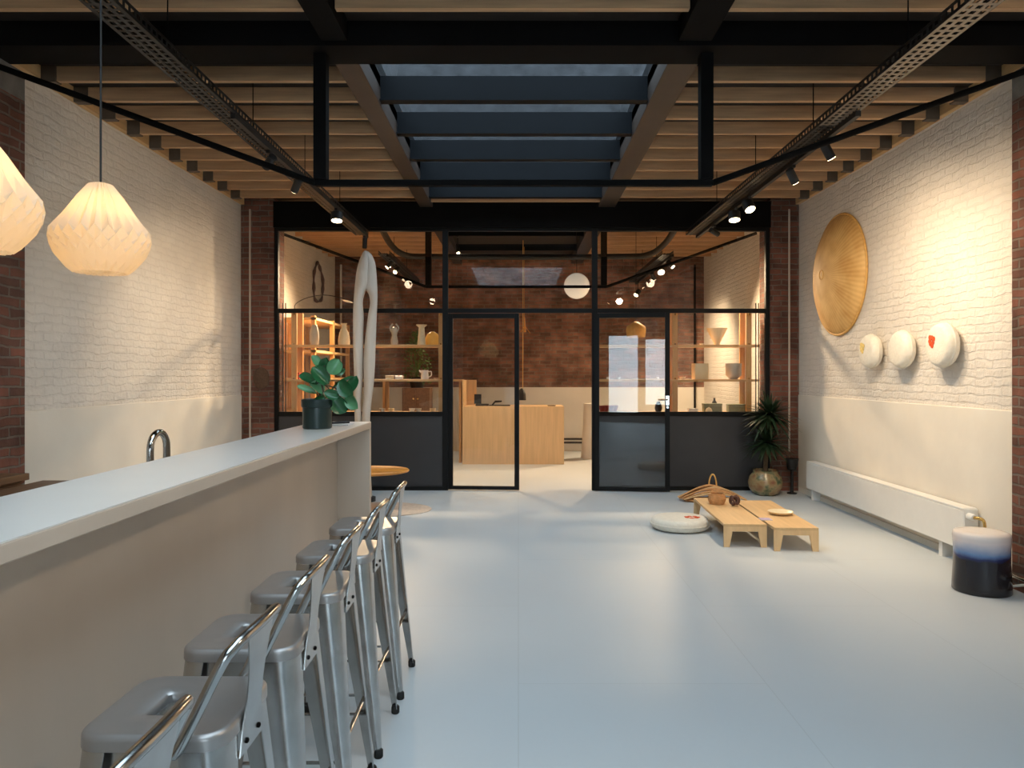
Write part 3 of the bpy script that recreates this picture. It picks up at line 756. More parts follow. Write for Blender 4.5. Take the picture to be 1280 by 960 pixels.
spot(TXR + 0.06, 11.1, (3.4, 10.2, 1.6), 'lit back room spotlight on the right tray, nearest', 560, angle=110, col=BW)
spot(TXR + 0.06, 11.8, (2.2, 10.0, 1.2), 'lit back room spotlight on the right tray, second and broadest', 420, r=0.06, L=0.09, angle=110, col=BW)
spot(TXR + 0.06, 12.5, (3.2, 13.3, 1.5), 'lit back room spotlight on the right tray, third', 380, angle=100, col=BW)
spot(TXR + 0.03, 13.9, (0.6, 12.6, 0.9), 'lowest lit spotlight on the right tray, near the back brick wall', 420, r=0.045, angle=110, col=BW, drop=0.2)
spot(-0.95, 11.63, (-0.4, 10.6, 0.5), 'small spotlight under the roof recess beside the left mullion', 380, True, r=0.03, z=3.65, drop=0.2, angle=110, col=BW)
# hose-like conduit joining both back room trays
pts = spline([(-1.86, 9.75, 3.56), (-1.88, 10.2, 3.50), (-1.86, 10.9, 3.38), (-1.72, 11.3, 3.30), (-1.35, 11.45, 3.30), (0, 11.5, 3.30), (1.5, 11.45, 3.30), (1.95, 11.3, 3.30), (2.12, 10.9, 3.38), (2.16, 10.2, 3.50), (2.14, 9.75, 3.56)], 8)
tag(obj('cable_hose', MB().tube(pts, 0.045, 12), M['black'], base=(0, 11, 3.3), smooth=60), 'black hose-like conduit looping across the back room under its ceiling', 'conduit')
# pipes on the brick columns
tag(obj('conduit_pipe', MB().cyl((-3.43, YP - 0.045, 0), (-3.43, YP - 0.045, 3.6), 0.012, n=10), M['pipe'], base=(-3.43, YP - 0.045, 0), smooth=60), 'thin pale conduit pipe down the left brick column', 'pipe')
tag(obj('conduit_pipe', MB().cyl((3.46, YP - 0.045, 0.5), (3.46, YP - 0.045, 3.6), 0.012, n=10), M['pipe'], base=(3.46, YP - 0.045, 0.5), smooth=60), 'thin pale conduit pipe down the right brick column', 'pipe')
ds = thing('woven_disc', 'small dark oval woven disc fixed to the left brick column', 'wall decoration', (-3.29, YP - 0.03, 1.44))
obj('disc', MB().lathe([(0.0, -0.03), (0.06, -0.028), (0.10, -0.018), (0.105, -0.005), (0.10, 0.0)], (-3.29, YP - 0.031, 1.44), 28, 'Y', sx=0.92, sy=1.28, cap0=False), M['rattan_dark'], ds, smooth=50)
obj('rim', MB().tube([(-3.29 + 0.097 * math.cos(a), YP - 0.04, 1.44 + 0.135 * math.sin(a)) for a in [2 * PI * k / 28 for k in range(28)]], 0.007, 6, True), M['rattan_dark'], ds, smooth=60)

# ================================================================== RIGHT WALL
hat = thing('straw_disc', 'huge woven straw disc, shallow and conical, on the right white wall', 'wall decoration', (XR, 8.3, 2.6))
prof = [(0.0, -0.215), (0.03, -0.213), (0.10, -0.205), (0.25, -0.178), (0.42, -0.135), (0.56, -0.085), (0.64, -0.045), (0.67, -0.012), (0.672, -0.004)]
obj('woven_face', MB().lathe(prof, (XR, 8.3, 2.6), 72, 'X', cap0=False), M['straw_radial'], hat, smooth=40)
obj('rim', MB().tube([(XR - 0.016, 8.3 + 0.668 * math.cos(a), 2.6 + 0.668 * math.sin(a)) for a in [2 * PI * k / 72 for k in range(72)]], 0.013, 8, True), M['straw'], hat, smooth=60)
obj('center_coil', MB().tube([(XR - 0.21, 8.3 + 0.05 * math.cos(a), 2.6 + 0.05 * math.sin(a)) for a in [2 * PI * k / 24 for k in range(24)]], 0.008, 6, True), M['straw'], hat, smooth=60)
def round_pouf(cx, cy, cz, r, h, axis, ruffle=0.0):
    prof = []
    for k in range(13):
        a = -PI / 2 + PI * k / 12
        prof.append((max(0.001, r - h / 2 * 0.9 + h / 2 * 0.9 * math.cos(a)) if abs(k - 6) < 6 else 0.001, h / 2 * math.sin(a)))
    prof2 = [(0.001, -h / 2)] + [(r * 0.5, -h / 2 * 0.98)] + [(r - h * 0.38 + h * 0.38 * math.cos(a), h * 0.46 * math.sin(a)) for a in [-PI / 2 + PI * k / 14 for k in range(1, 14)]] + [(r * 0.5, h / 2 * 0.98), (0.001, h / 2)]
    return MB().lathe(prof2, (cx, cy, cz), 40, axis)
for y, z, r, lab, st_m in ((7.39, 1.722, 0.168, 'round white wall cushion nearest the straw disc, with pale yellow stitching', 'yellow_stitch'),
                           (6.79, 1.722, 0.172, 'plain round white wall cushion, middle of the three', None),
                           (6.14, 1.735, 0.185, 'round white wall cushion with a red flower, rightmost of the three', 'red_stitch')):
    t = thing('wall_cushion', lab, 'wall cushion', (XR, y, z), 'round cushions on the right wall')
    h = 0.13
    obj('cushion_body', round_pouf(XR - 0.09, y, z, r, h, 'X'), M['white_cloth'], t, smooth=60)
    obj('piping', MB().tube([(XR - 0.088, y + (r + 0.001) * math.cos(a), z + (r + 0.001) * math.sin(a)) for a in [2 * PI * k / 40 for k in range(40)]], 0.006, 6, True), M['white_cloth'], t, smooth=60)
    obj('wall_peg', MB().cyl((XR, y, z), (XR - 0.05, y, z), 0.03, n=12), M['white_paint'], t)
    if st_m:
        f = MB()
        for k in range(7):
            a = 2 * PI * k / 7; rr = 0.028 + 0.012 * (k % 2)
            c = (XR - 0.09 - h / 2 - 0.001, y + 0.045 + rr * math.cos(a) * 0.9, z + 0.035 + rr * math.sin(a))
            f.lathe([(0.022, 0.0), (0.020, -0.003), (0.001, -0.004)], c, 8, 'X')
        part_label(obj('flower_patch', f, M[st_m], t), ('red' if st_m == 'red_stitch' else 'pale yellow') + ' embroidered flower')
ra = thing('radiator', 'long low white panel radiator along the right wall', 'radiator', (XR - 0.08, 7.3, 0.13))
x0, x1 = XR - 0.145, XR - 0.035
obj('panel', MB().box(x0, x0 + 0.025, 5.76, 8.9, 0.13, 0.44).box(x1 - 0.02, x1, 5.76, 8.9, 0.13, 0.44), M['white_enamel'], ra, bevel=0.008)
gr = MB().box(x0, x1, 5.76, 8.9, 0.44, 0.458)
obj('top_grille', gr, M['white_enamel'], ra, bevel=0.006)
obj('end_cap', MB().box(x0 + 0.003, x1, 5.75, 5.765, 0.135, 0.45), M['white_enamel'], ra, bevel=0.003)
obj('end_cap', MB().box(x0 + 0.003, x1, 8.895, 8.91, 0.135, 0.45), M['white_enamel'], ra, bevel=0.003)
for y in (6.1, 8.78): obj('foot', MB().box(x0 + 0.03, x1 + 0.012, y, y + 0.05, 0.0, 0.14), M['white_enamel'], ra)
va = obj('valve', MB().lathe([(0.020, 0.0), (0.026, -0.01), (0.027, -0.06), (0.02, -0.075)], (x0 + 0.03, 5.75, 0.40), 18, 'Y'), M['white_enamel'], ra, smooth=40)
obj('valve_pipe', MB().tube(spline([(x0 + 0.03, 5.69, 0.40), (x0 + 0.05, 5.64, 0.40), (x0 + 0.075, 5.62, 0.37), (x0 + 0.078, 5.62, 0.2), (x0 + 0.078, 5.62, 0.0)], 5), 0.012, 10), M['brass'], va, smooth=60)
tag(obj('baseboard_right', MB().box(XR - 0.03, XR - 0.018, 5.2, 9.45, 0, 0.055), M['plaster']), kind='structure')
cs = thing('ceramic_stool', 'drum-shaped ceramic stool glazed white over blue over black, before the radiator', 'stool', (3.2, 5.14, 0))
pr = [(0.0, 0.0), (0.175, 0.0), (0.182, 0.008), (0.180, 0.06), (0.172, 0.20), (0.172, 0.30), (0.178, 0.375), (0.176, 0.398), (0.165, 0.41), (0.12, 0.414), (0.0, 0.412)]
obj('drum', MB().lathe([(max(r, 0.001), z) for r, z in pr], (3.2, 5.14, 0), 56), M['glaze'], cs, smooth=50)
tag(obj('floor_cable', MB().tube(spline([(3.37, 5.5, 0.02), (3.42, 5.3, 0.05), (3.38, 5.15, 0.03), (3.44, 5.02, 0.07), (3.40, 4.95, 0.03), (3.43, 4.8, 0.02)], 6), 0.009, 8), M['white_paint'], base=(3.4, 5.1, 0), smooth=60), 'loose pale cable on the floor beside the right brick pier', 'cable')
tag(obj('floor_pipe', MB().tube(spline([(3.40, 5.45, 0.12), (3.41, 5.28, 0.11), (3.43, 5.23, 0.10), (3.435, 4.6, 0.09)], 6), 0.012, 8), M['chrome'], base=(3.4, 5.1, 0.1), smooth=60), 'short steel pipe low down at the right brick pier', 'pipe')

# ================================================================== LOW TABLES AND FLOOR THINGS
def low_table(corners, label):
    (xa, ya_), (xb, yb_), L, ang = corners[0], corners[1], 1.36, corners[2]
    w = xb - xa; h = 0.2
    t = thing('low_table', label, 'low table', (xa, ya_, 0), 'low oak tables')
    obj('tabletop', MB().box(xa, xb, ya_, ya_ + L, h - 0.022, h), M['oak'], t, bevel=0.002)
    for y in (ya_, ya_ + L - 0.022):
        zt = h - 0.022
        poly = [(xa, 0), (xa + w * 0.13, 0), (xa + w * 0.2, zt - 0.042), (xb - w * 0.2, zt - 0.042), (xb - w * 0.13, 0), (xb, 0), (xb, zt), (xa, zt)]
        obj('end_frame', MB().prism(poly, 'Y', y, y + 0.022), M['oak_x'], t)
    obj('stretcher', MB().box((xa + xb) / 2 - 0.03, (xa + xb) / 2 + 0.03, ya_ + 0.022, ya_ + L - 0.022, h - 0.06, h - 0.022), M['oak'], t)
    t.rotation_euler = (0, 0, ang)
    return t
low_table([(1.777, 6.43), (2.143, 6.43), -rad(2.4)], 'low oak table on the left, carrying the wicker basket and dark knot')
low_table([(2.16, 6.28), (2.53, 6.28), -rad(2.4)], 'low oak table on the right, carrying the white dish')
def flower(c, n, rr, axis='Z'):
    f = MB()
    for k in range(n):
        a = 2 * PI * k / n
        f.lathe([(0.026, 0.0), (0.022, 0.003), (0.001, 0.004)], (c[0] + rr * math.cos(a) * 1.3, c[1] + rr * math.sin(a), c[2]), 8)
    return f
fc = thing('floor_cushion', 'round white floor cushion with a red flower, beside the low tables', 'floor cushion', (1.565, 7.2, 0))
obj('cushion_body', round_pouf(1.565, 7.2, 0.06, 0.278, 0.118, 'Z'), M['white_cloth'], fc, smooth=60)
obj('piping', MB().tube([(1.565 + 0.279 * math.cos(a), 7.2 + 0.279 * math.sin(a), 0.058) for a in [2 * PI * k / 48 for k in range(48)]], 0.008, 6, True), M['white_cloth'], fc, smooth=60)
part_label(obj('flower_patch', flower((1.67, 7.16, 0.1175), 7, 0.042), M['red_stitch'], fc), 'red embroidered flower')
# wicker basket
bk = thing('wicker_basket', 'small round wicker basket on the left low table', 'basket', (1.98, 7.42, 0.2))
w = MB()
for k in range(9):
    z = 0.008 + 0.012 * k; r = 0.058 + 0.026 * math.sin(PI * (k + 1) / 10)
    w.tube([(1.98 + r * math.cos(a), 7.42 + r * math.sin(a), 0.2 + z + 0.003 * math.sin(a * 12)) for a in [2 * PI * q / 24 for q in range(24)]], 0.006, 6, True)
w.lathe([(0.001, 0.003), (0.06, 0.003), (0.06, 0.008), (0.001, 0.008)], (1.98, 7.42, 0.2), 20)
obj('weave', w, M['wicker'], bk, smooth=60)
obj('handle', MB().tube([(1.98 + 0.07 * math.cos(a), 7.42, 0.29 + 0.05 * math.sin(a)) for a in [PI * q / 12 for q in range(13)]], 0.005, 6), M['wicker'], bk, smooth=60)
kn = MB()
for q in range(3):
    pts = []
    for k in range(36):
        a = 2 * PI * k / 36
        p = Vector((0.045 * math.cos(a), 0.045 * math.sin(a), 0.014 * math.sin(3 * a)))
        pts.append(Matrix.Translation((2.12, 7.3, 0.257)) @ Matrix.Rotation(q * 2.1, 4, 'Z') @ Matrix.Rotation(0.9 + 0.3 * q, 4, 'X') @ p)
    kn.tube(pts, 0.011, 8, True)
tag(obj('wooden_knot', kn, M['pine_cone'], base=(2.12, 7.3, 0.2), smooth=60), 'dark open knot ornament beside the wicker basket', 'ornament')
di = thing('white_dish', 'shallow white dish on the right low table', 'dish', (2.42, 6.87, 0.2))
obj('bowl', MB().lathe([(0.001, 0.0), (0.06, 0.0), (0.10, 0.012), (0.115, 0.03), (0.112, 0.032), (0.095, 0.017), (0.055, 0.008), (0.001, 0.008)], (2.42, 6.87, 0.2), 36), M['cream_ceramic'], di, smooth=40)
pa = thing('folded_leaflet', 'folded pale leaflet near the front corner of the low tables', 'leaflet', (2.22, 6.55, 0.2))
obj('sheet', MB().box(2.15, 2.25, 6.58, 6.68, 0.2005, 0.205), M['paper'], pa)
obj('cover', MB().box(2.155, 2.245, 6.585, 6.675, 0.205, 0.2065), M['lavender'], pa)
# bundle of curved slats with hoop
bu = thing('slat_bundle', 'bundle of curved wooden slats with a hoop handle, behind the low tables', 'basket', (2.27, 8.75, 0))
for k in range(9):
    off = (k - 4) * 0.035; hgt = 0.15 - abs(k - 4) * 0.017
    a = R.uniform(-0.05, 0.05); sh = R.uniform(-0.03, 0.03)
    pts = [(2.27 + sh + 0.36 * u * math.cos(a), 8.75 + off * (1.0 - 0.35 * abs(u)) + 0.36 * u * math.sin(a), 0.03 + 0.004 * k % 0.01 + hgt * (1 - abs(u) ** 1.6)) for u in [(-1 + 2 * q / 14) for q in range(15)]]
    obj('slat', MB().tube(pts, [0.012 + 0.016 * (1 - abs(-1 + 2 * q / 14)) for q in range(15)], 8, flat=0.55), M['wicker'] if k % 3 else M['oak'], bu, smooth=60)
obj('hoop_handle', MB().tube([(2.285 + 0.045 * math.cos(a), 8.75, 0.16 + 0.155 * math.sin(a)) for a in [PI * q / 16 for q in range(17)]], 0.009, 8), M['straw'], bu, smooth=60)
bo = MB()
bo.lathe([(0.001, 0.0), (0.30, 0.0), (0.34, 0.02), (0.30, 0.03), (0.001, 0.03)], (2.27, 8.75, 0), 28, sy=0.5)
obj('base', bo, M['wicker'], bu, smooth=40)

# yucca in the painted pot
yu = thing('potted_yucca', 'spiky dark green yucca in a painted round pot by the right column', 'potted plant', (3.06, 9.22, 0))
cx, cy = 3.06, 9.22
pot = obj('pot', MB().lathe([(0.001, 0.0), (0.12, 0.0), (0.165, 0.03), (0.203, 0.10), (0.208, 0.16), (0.19, 0.23), (0.15, 0.275), (0.148, 0.30), (0.158, 0.31), (0.135, 0.31), (0.13, 0.27), (0.001, 0.26)], (cx, cy, 0), 40), M['painted_pot'], yu, smooth=50)
obj('trunk', MB().tube([(cx, cy, 0.26), (cx + 0.01, cy, 0.5), (cx + 0.03, cy + 0.01, 0.75), (cx + 0.04, cy, 0.95)], [0.03, 0.026, 0.024, 0.022], 10), M['trunk'], yu, smooth=60)
def blade(mb, base, dirv, L, w, droop):
    base = Vector(base); d = Vector(dirv).normalized()
    side = d.cross(Vector((0, 0, 1)))
    if side.length < 1e-3: side = Vector((1, 0, 0))
    side.normalize(); n = 7; vs = []
    for k in range(n + 1):
        q = k / n
        c = base + d * (L * q) + Vector((0, 0, -droop * L * q * q))
        ww = w * (0.55 + 1.2 * q) * (1 - q) ** 0.8 if q < 1 else 0.0005
        up = Vector((0, 0, 0.25 * ww))
        vs += [c - side * ww + up, c, c + side * ww + up]
    fs = []
    for k in range(n):
        for j in range(2): fs.append((k * 3 + j, k * 3 + j + 1, k * 3 + j + 4, k * 3 + j + 3))
    mb.add(vs, fs)
fo = MB()
for hub, cnt, Lr in (((cx + 0.04, cy - 0.03, 0.98), 150, 0.38), ((cx + 0.0, cy - 0.05, 0.64), 110, 0.34)):
    for k in range(cnt):
        a = k * 2.39996; e = math.asin(max(-0.55, min(0.98, 1 - 1.5 * k / cnt)))
        d = Vector((math.cos(a) * math.cos(e), math.sin(a) * math.cos(e), math.sin(e)))
        L = Lr * R.uniform(0.8, 1.15)
        L2 = L
        if hub[0] + d.x * L > XR - 0.18: L2 = min(L2, (XR - 0.18 - hub[0]) / d.x)
        if hub[1] + d.y * L > YP - 0.05: L2 = min(L2, (YP - 0.05 - hub[1]) / d.y)
        if L2 < 0.1: continue
        blade(fo, hub, d, L2, 0.024, R.uniform(0.15, 0.4))
obj('foliage', fo, M['palm'], yu, smooth=60)
sp = thing('pot_stand', 'small dark pot on a slim stand in the right corner behind the yucca', 'plant stand', (3.42, 9.3, 0))
obj('stand', MB().lathe([(0.001, 0), (0.06, 0), (0.06, 0.012), (0.02, 0.02), (0.018, 0.28), (0.06, 0.30), (0.001, 0.305)], (3.42, 9.3, 0), 20), M['black'], sp, smooth=40)
obj('pot', MB().lathe([(0.001, 0.305), (0.055, 0.305), (0.078, 0.42), (0.08, 0.44), (0.068, 0.44), (0.001, 0.42)], (3.42, 9.3, 0), 24), M['black'], sp, smooth=40)

# sculpture, side table and mat beyond the bar
mt = obj('floor_mat', MB().lathe([(0.001, 0.0), (0.60, 0.0), (0.602, 0.005), (0.595, 0.010), (0.001, 0.010)], (-1.56, 8.2, 0), 48, sy=0.72), M['jute'], base=(-1.56, 8.2, 0), smooth=40)
tag(mt, 'pale oval mat on the floor beyond the end of the bar', 'mat')
tb = thing('side_table', 'low side table with an orange wooden top, beyond the bar end', 'side table', (-1.65, 8.2, 0.01))
obj('tabletop', MB().lathe([(0.001, 0.405), (0.30, 0.405), (0.345, 0.418), (0.352, 0.432), (0.342, 0.446), (0.001, 0.448)], (-1.65, 8.2, 0), 48, sx=1.27, sy=0.95), M['orange_wood'], tb, smooth=50)
obj('pedestal', MB().lathe([(0.001, 0.01), (0.09, 0.01), (0.09, 0.025), (0.035, 0.04), (0.03, 0.2), (0.035, 0.38), (0.09, 0.405), (0.001, 0.405)], (-1.72, 8.2, 0), 28), M['orange_wood'], tb, smooth=40)
sc_ = thing('driftwood_sculpture', 'tall pale carved wood sculpture with a long slot, behind the bar end', 'sculpture', (-1.79, 8.75, 0))
# two strands that merge at the top around a narrow slot
def strand(pts, cap_top):
    pts2 = spline([Vector(p[:3]) for p in pts], 6)
    wr_ = spline([Vector((p[3], p[4], 0)) for p in pts], 6)
    rings = []
    for i, (p, w_) in enumerate(zip(pts2, wr_)):
        ring = []
        for k in range(20):
            a = 2 * PI * k / 20
            wob = 1 + 0.05 * math.sin(3 * a + p.z * 4.1) + 0.03 * math.sin(5 * a + p.z * 9)
            ring.append((p.x + w_.x * wob * math.cos(a), p.y + w_.y * wob * math.sin(a), p.z))
        rings.append(ring)
    return MB().loft(rings)
bx_, by_ = -1.79, 8.75
zs = MB()
edges = [(626, 445, 453, 454, 464), (575, 444, 452, 454, 462), (525, 444, 451, 453, 462), (500, 443, 450.5, 455, 464), (480, 443, 452, 455, 466), (450, 442, 452.5, 454.5, 468), (420, 441.5, 453, 457, 469), (395, 441.7, 453.5, 460.5, 470), (378, 442.5, 453.5, 462.5, 471), (366, 443.5, 456.5, 460.0, 471.5), (356, 444.3, 461, 451, 471.5), (340, 446, 462, 450, 470), (328, 448.6, 463, 452, 468), (319, 452, 462, 454, 464.5), (314, 455.5, 459, 456, 460)]
def strand_pts(ia, ib, dy):
    out = []
    for e in edges:
        xa, xb = (e[ia] - 648) * by_ / 930, (e[ib] - 648) * by_ / 930
        z = max(0.05, 1.5 - (e[0] - 467) * by_ / 930)
        if e[0] >= 395:
            xa, xb = (xa, xb + 0.008) if ia == 1 else (xa - 0.008, xb)
        out.append(((xa + xb) / 2, by_ + dy, z, abs(xb - xa) / 2, min(0.085, 0.03 + abs(xb - xa) * 0.5)))
    return out
left, right = strand_pts(1, 2, 0.0), strand_pts(3, 4, 0.03)
zs.join(strand(left, 1)).join(strand(right, 1))
so = obj('carved_wood', zs, M['driftwood'], sc_, smooth=60)
obj('plinth', MB().lathe([(0.001, 0), (0.11, 0), (0.11, 0.05), (0.001, 0.05)], (bx_, by_, 0), 28), M['black'], sc_, smooth=40)

# ================================================================== PLANT ON THE BAR
pl = thing('potted_plant', 'round-leaved plant in a dark green pot on the bar counter', 'potted plant', (-1.1, 4.07, 1.2))
px_, py_ = -1.1, 4.07
obj('pot', MB().lathe([(0.001, 0), (0.072, 0), (0.078, 0.006), (0.079, 0.115), (0.083, 0.118), (0.086, 0.124), (0.086, 0.158), (0.08, 0.162), (0.074, 0.158), (0.072, 0.142), (0.001, 0.14)], (px_, py_, 1.2), 40), M['dark_green'], pl, smooth=40)
obj('soil', MB().lathe([(0.001, 0.148), (0.073, 0.143)], (px_, py_, 1.2), 24, cap0=False, cap1=False), M['soil'], pl)
def W_(x, y, Y): return Vector(((x - 648) * Y / 930, Y, 1.5 - (y - 467) * Y / 930))
def leaf_mesh(base, tip, width, cup, roll):
    base, tip = Vector(base), Vector(tip); d = tip - base; L = d.length; d.normalize()
    s = d.cross(Vector((0, -1, 0.35)).normalized()).normalized()
    s = Matrix.Rotation(roll, 3, d) @ s
    nrm = s.cross(d).normalized()
    m = MB(); n, k2 = 10, 6; vs = []; fs = []
    for i in range(n + 1):
        q = i / n
        w_ = width * max(0.03, math.sqrt(max(0.0, 1 - (2 * q ** 1.12 - 1) ** 2)))
        for j in range(k2 + 1):
            u = -1 + 2 * j / k2
            vs.append(base + d * (L * q) + s * (w_ * u) + nrm * (cup * (u * u * w_ * 1.2 - 0.25 * L * (q - 0.5) ** 2) + 0.0))
    for i in range(n):
        for j in range(k2): fs.append((i * (k2 + 1) + j, i * (k2 + 1) + j + 1, (i + 1) * (k2 + 1) + j + 1, (i + 1) * (k2 + 1) + j))
    m.add(vs, fs)
    return m
crown = [(px_ + 0.01, py_, 1.34), (px_ + 0.02, py_, 1.44), (px_ + 0.035, py_ - 0.005, 1.52), (px_ + 0.05, py_, 1.585)]
obj('stem', MB().tube(spline(crown, 5), [0.008] * 10 + [0.005] * 6, 8), M['stem'], pl, smooth=60)
leaves = [(402, 463, 390, 444, 8, 0.5, 1), (409, 468, 408, 447, 12, -0.3, 0), (412, 468, 424, 449, 13, 0.4, 1), (411, 480, 390, 459, 14, 0.2, 0), (396, 480, 374, 468, 9, 0.3, 0),
          (404, 492, 388, 478, 12, 0.6, 1), (396, 492, 371, 482, 6, 0.2, 1), (413, 488, 443, 470, 8, -0.9, 0), (424, 476, 441, 494, 14, 0.5, 0), (430, 492, 446, 470, 10, 0.7, 0),
          (405, 490, 424, 496, 9, 0.2, 0), (402, 492, 409, 514, 10, 0.4, 1), (417, 494, 432, 516, 15, 0.3, 0), (434, 492, 447, 511, 12, 0.5, 1), (406, 497, 392, 505, 8, -0.4, 0), (415, 460, 432, 463, 10, 1.0, 1)]
for i, (ax, ay, bx, by, wpx, roll, lt) in enumerate(leaves):
    Ya = 4.07 + R.uniform(-0.05, 0.05); Yb = Ya + R.uniform(-0.05, 0.03)
    A, B = W_(ax, ay, Ya), W_(bx, by, Yb)
    lf = obj('leaf', leaf_mesh(A, B, wpx * 0.72 * 4.07 / 930, 0.5, roll), M['leaf_light' if lt else 'leaf'], pl, smooth=80)
    j = min(crown, key=lambda c: (Vector(c) - A).length)
    obj('leaf_stalk', MB().tube(spline([j, (Vector(j) + A) / 2 + Vector((0, 0, 0.01)), A], 4), 0.0028, 6), M['stem'], lf, smooth=60)
nb = thing('notebook', 'thin notebook with a dark pen lying on the bar behind the plant', 'notebook', (-1.06, 4.38, 1.2))
obj('pages', MB().box(-1.12, -0.98, 4.28, 4.44, 1.2, 1.206), M['paper'], nb)
obj('pen', MB().tube([(-1.13, 4.30, 1.213), (-1.0, 4.40, 1.213)], 0.006, 8), M['black'], nb, smooth=60)

# ================================================================== BACK ROOM
def display_shelf(xa, xb, posts, label):
    t = thing('display_shelf', label, 'shelf', ((xa + xb) / 2, 10.0, 0))
    for z in (0.96, 1.395, 1.85):
        obj('shelf_board', MB().box(xa, xb, 9.76, 10.12, z, z + 0.03), M['shelf_wood'], t, bevel=0.002)
    for x, w_ in posts:
        for y in (9.78, 10.06):
            p = obj('post', MB().box(x - w_, x + w_, y, y + 0.035, 0, 2.33), M['shelf_post'], t)
            if y < 9.9:
                for z in (0.99, 1.43, 1.885, 2.28):
                    obj('knob', MB().lathe([(0.014, 0), (0.014, -0.010), (0.008, -0.018), (0.001, -0.02)], (x, 9.78, z), 12, 'Y'), M['brass'], p, smooth=50)
    return t
display_shelf(-3.08, -0.98, ((-2.95, 0.035), (-1.02, 0.03)), 'wooden display shelf behind the left panes of the partition')
display_shelf(1.03, 3.17, ((2.06, 0.035), (3.03, 0.035)), 'wooden display shelf behind the right panes of the partition')
for x, lab in ((-3.05, 'pair of slim dark uprights at the far left of the left display shelf'), (3.11, 'pair of slim dark uprights at the far right of the right display shelf')):
    t = thing('metal_upright', lab, 'upright', (x, 9.69, 0))
    for dx in (-0.018, 0.018): obj('rod', MB().cyl((x + dx, 9.69, 0), (x + dx, 9.69, 2.42), 0.008, n=8), M['brown_steel'], t, smooth=60)
def vase(name, label, prof, x, y, z, m, cat='vase', n=28, sx=1, sy=1):
    o = obj(name, MB().lathe([(max(r, 0.001), h) for r, h in prof], (x, y, z), n, sx=sx, sy=sy), m, base=(x, y, z), smooth=45)
    return tag(o, label, cat)
def X_(px, Y): return (px - 648) * Y / 930
z1, z2, z0 = 1.88, 1.425, 0.99
Ys = 9.92
vase('tall_vase', 'tall grey rounded vase on the upper left shelf, near the wood posts', [(0, 0), (0.05, 0), (0.062, 0.06), (0.06, 0.16), (0.045, 0.24), (0.03, 0.27), (0.026, 0.27), (0.04, 0.22), (0, 0.2)], X_(393, Ys), Ys, z1, M['grey_ceramic'])
vase('bottle_vase', 'cream ribbed bottle vase left of the driftwood sculpture', [(0, 0), (0.075, 0), (0.078, 0.06), (0.06, 0.17), (0.035, 0.205), (0.032, 0.27), (0.042, 0.29), (0.036, 0.29), (0.026, 0.26), (0, 0.2)], X_(430, Ys), Ys, z1, M['cream_ceramic'])
t = thing('figure_vase', 'sculpted grey figure vase right of the driftwood sculpture, upper shelf', 'vase', (X_(493, Ys), Ys, z1))
fx = X_(493, Ys)
obj('torso', MB().lathe([(0.001, 0), (0.045, 0), (0.052, 0.05), (0.035, 0.13), (0.048, 0.19), (0.03, 0.235), (0.001, 0.24)], (fx, Ys, z1), 24, sx=0.95, sy=0.7), M['grey_ceramic'], t, smooth=60)
for s in (-1, 1): obj('arm', MB().tube(spline([(fx + s * 0.04, Ys, z1 + 0.18), (fx + s * 0.055, Ys, z1 + 0.23), (fx + s * 0.022, Ys, z1 + 0.285)], 5), 0.011, 8), M['grey_ceramic'], t, smooth=60)
vase('flared_vase', 'cream vase with a wide flared lip at the right end of the upper left shelf', [(0, 0), (0.056, 0), (0.055, 0.03), (0.04, 0.18), (0.038, 0.235), (0.075, 0.27), (0.07, 0.272), (0.03, 0.24), (0.02, 0.2), (0, 0.19)], X_(527, Ys), Ys, z1, M['cream_ceramic'])
gl = vase('amber_bowl_lamp', 'glowing amber dome lamp beside the flared vase', [(0.10, 0), (0.12, 0.03), (0.115, 0.09), (0.08, 0.15), (0.03, 0.18), (0, 0.185)], X_(541, 10.02), 10.0, z1, M['amber'], 'lamp', sx=0.9, sy=0.6)
t = thing('jug', 'white ceramic jug with handle on the lower left shelf', 'jug', (X_(531, Ys), Ys, z2))
jx = X_(531, Ys)
obj('body', MB().lathe([(0.001, 0), (0.05, 0), (0.055, 0.02), (0.046, 0.09), (0.05, 0.12), (0.046, 0.12), (0.04, 0.09), (0.001, 0.02)], (jx, Ys, z2), 28), M['white_ceramic'], t, smooth=50)
obj('handle', MB().tube(spline([(jx + 0.046, Ys, z2 + 0.1), (jx + 0.085, Ys, z2 + 0.10), (jx + 0.085, Ys, z2 + 0.05), (jx + 0.05, Ys, z2 + 0.03)], 5), 0.008, 8), M['white_ceramic'], t, smooth=60)
obj('spout', MB().tube([(jx - 0.044, Ys, z2 + 0.09), (jx - 0.075, Ys, z2 + 0.118)], [0.016, 0.008], 8), M['white_ceramic'], t, smooth=60)
def small_box(px, w_, h, z, m, label, cat, name, Y=9.9, d=0.08):
    x = X_(px, Y)
    t = thing(name, label, cat, (x, Y, z))
    obj('body', MB().box(x - w_ / 2, x + w_ / 2, Y - d / 2, Y + d / 2, z, z + h * 0.72), m, t, bevel=0.004)
    obj('lid', MB().box(x - w_ / 2 - 0.003, x + w_ / 2 + 0.003, Y - d / 2 - 0.003, Y + d / 2 + 0.003, z + h * 0.74, z + h), m, t, bevel=0.004)
    return t
small_box(487, 0.10, 0.05, z2, M['cream_ceramic'], 'pale low box right of the sculpture on the lower left shelf', 'box', 'keepsake_box')
small_box(499, 0.10, 0.045, z2, M['white_ceramic'], 'second pale low box, closer to the hanging ivy', 'box', 'keepsake_box')
small_box(373, 0.045, 0.09, z2, M['red_box'], 'small dark red box on the lower left shelf behind the bar plant', 'box', 'tea_tin')
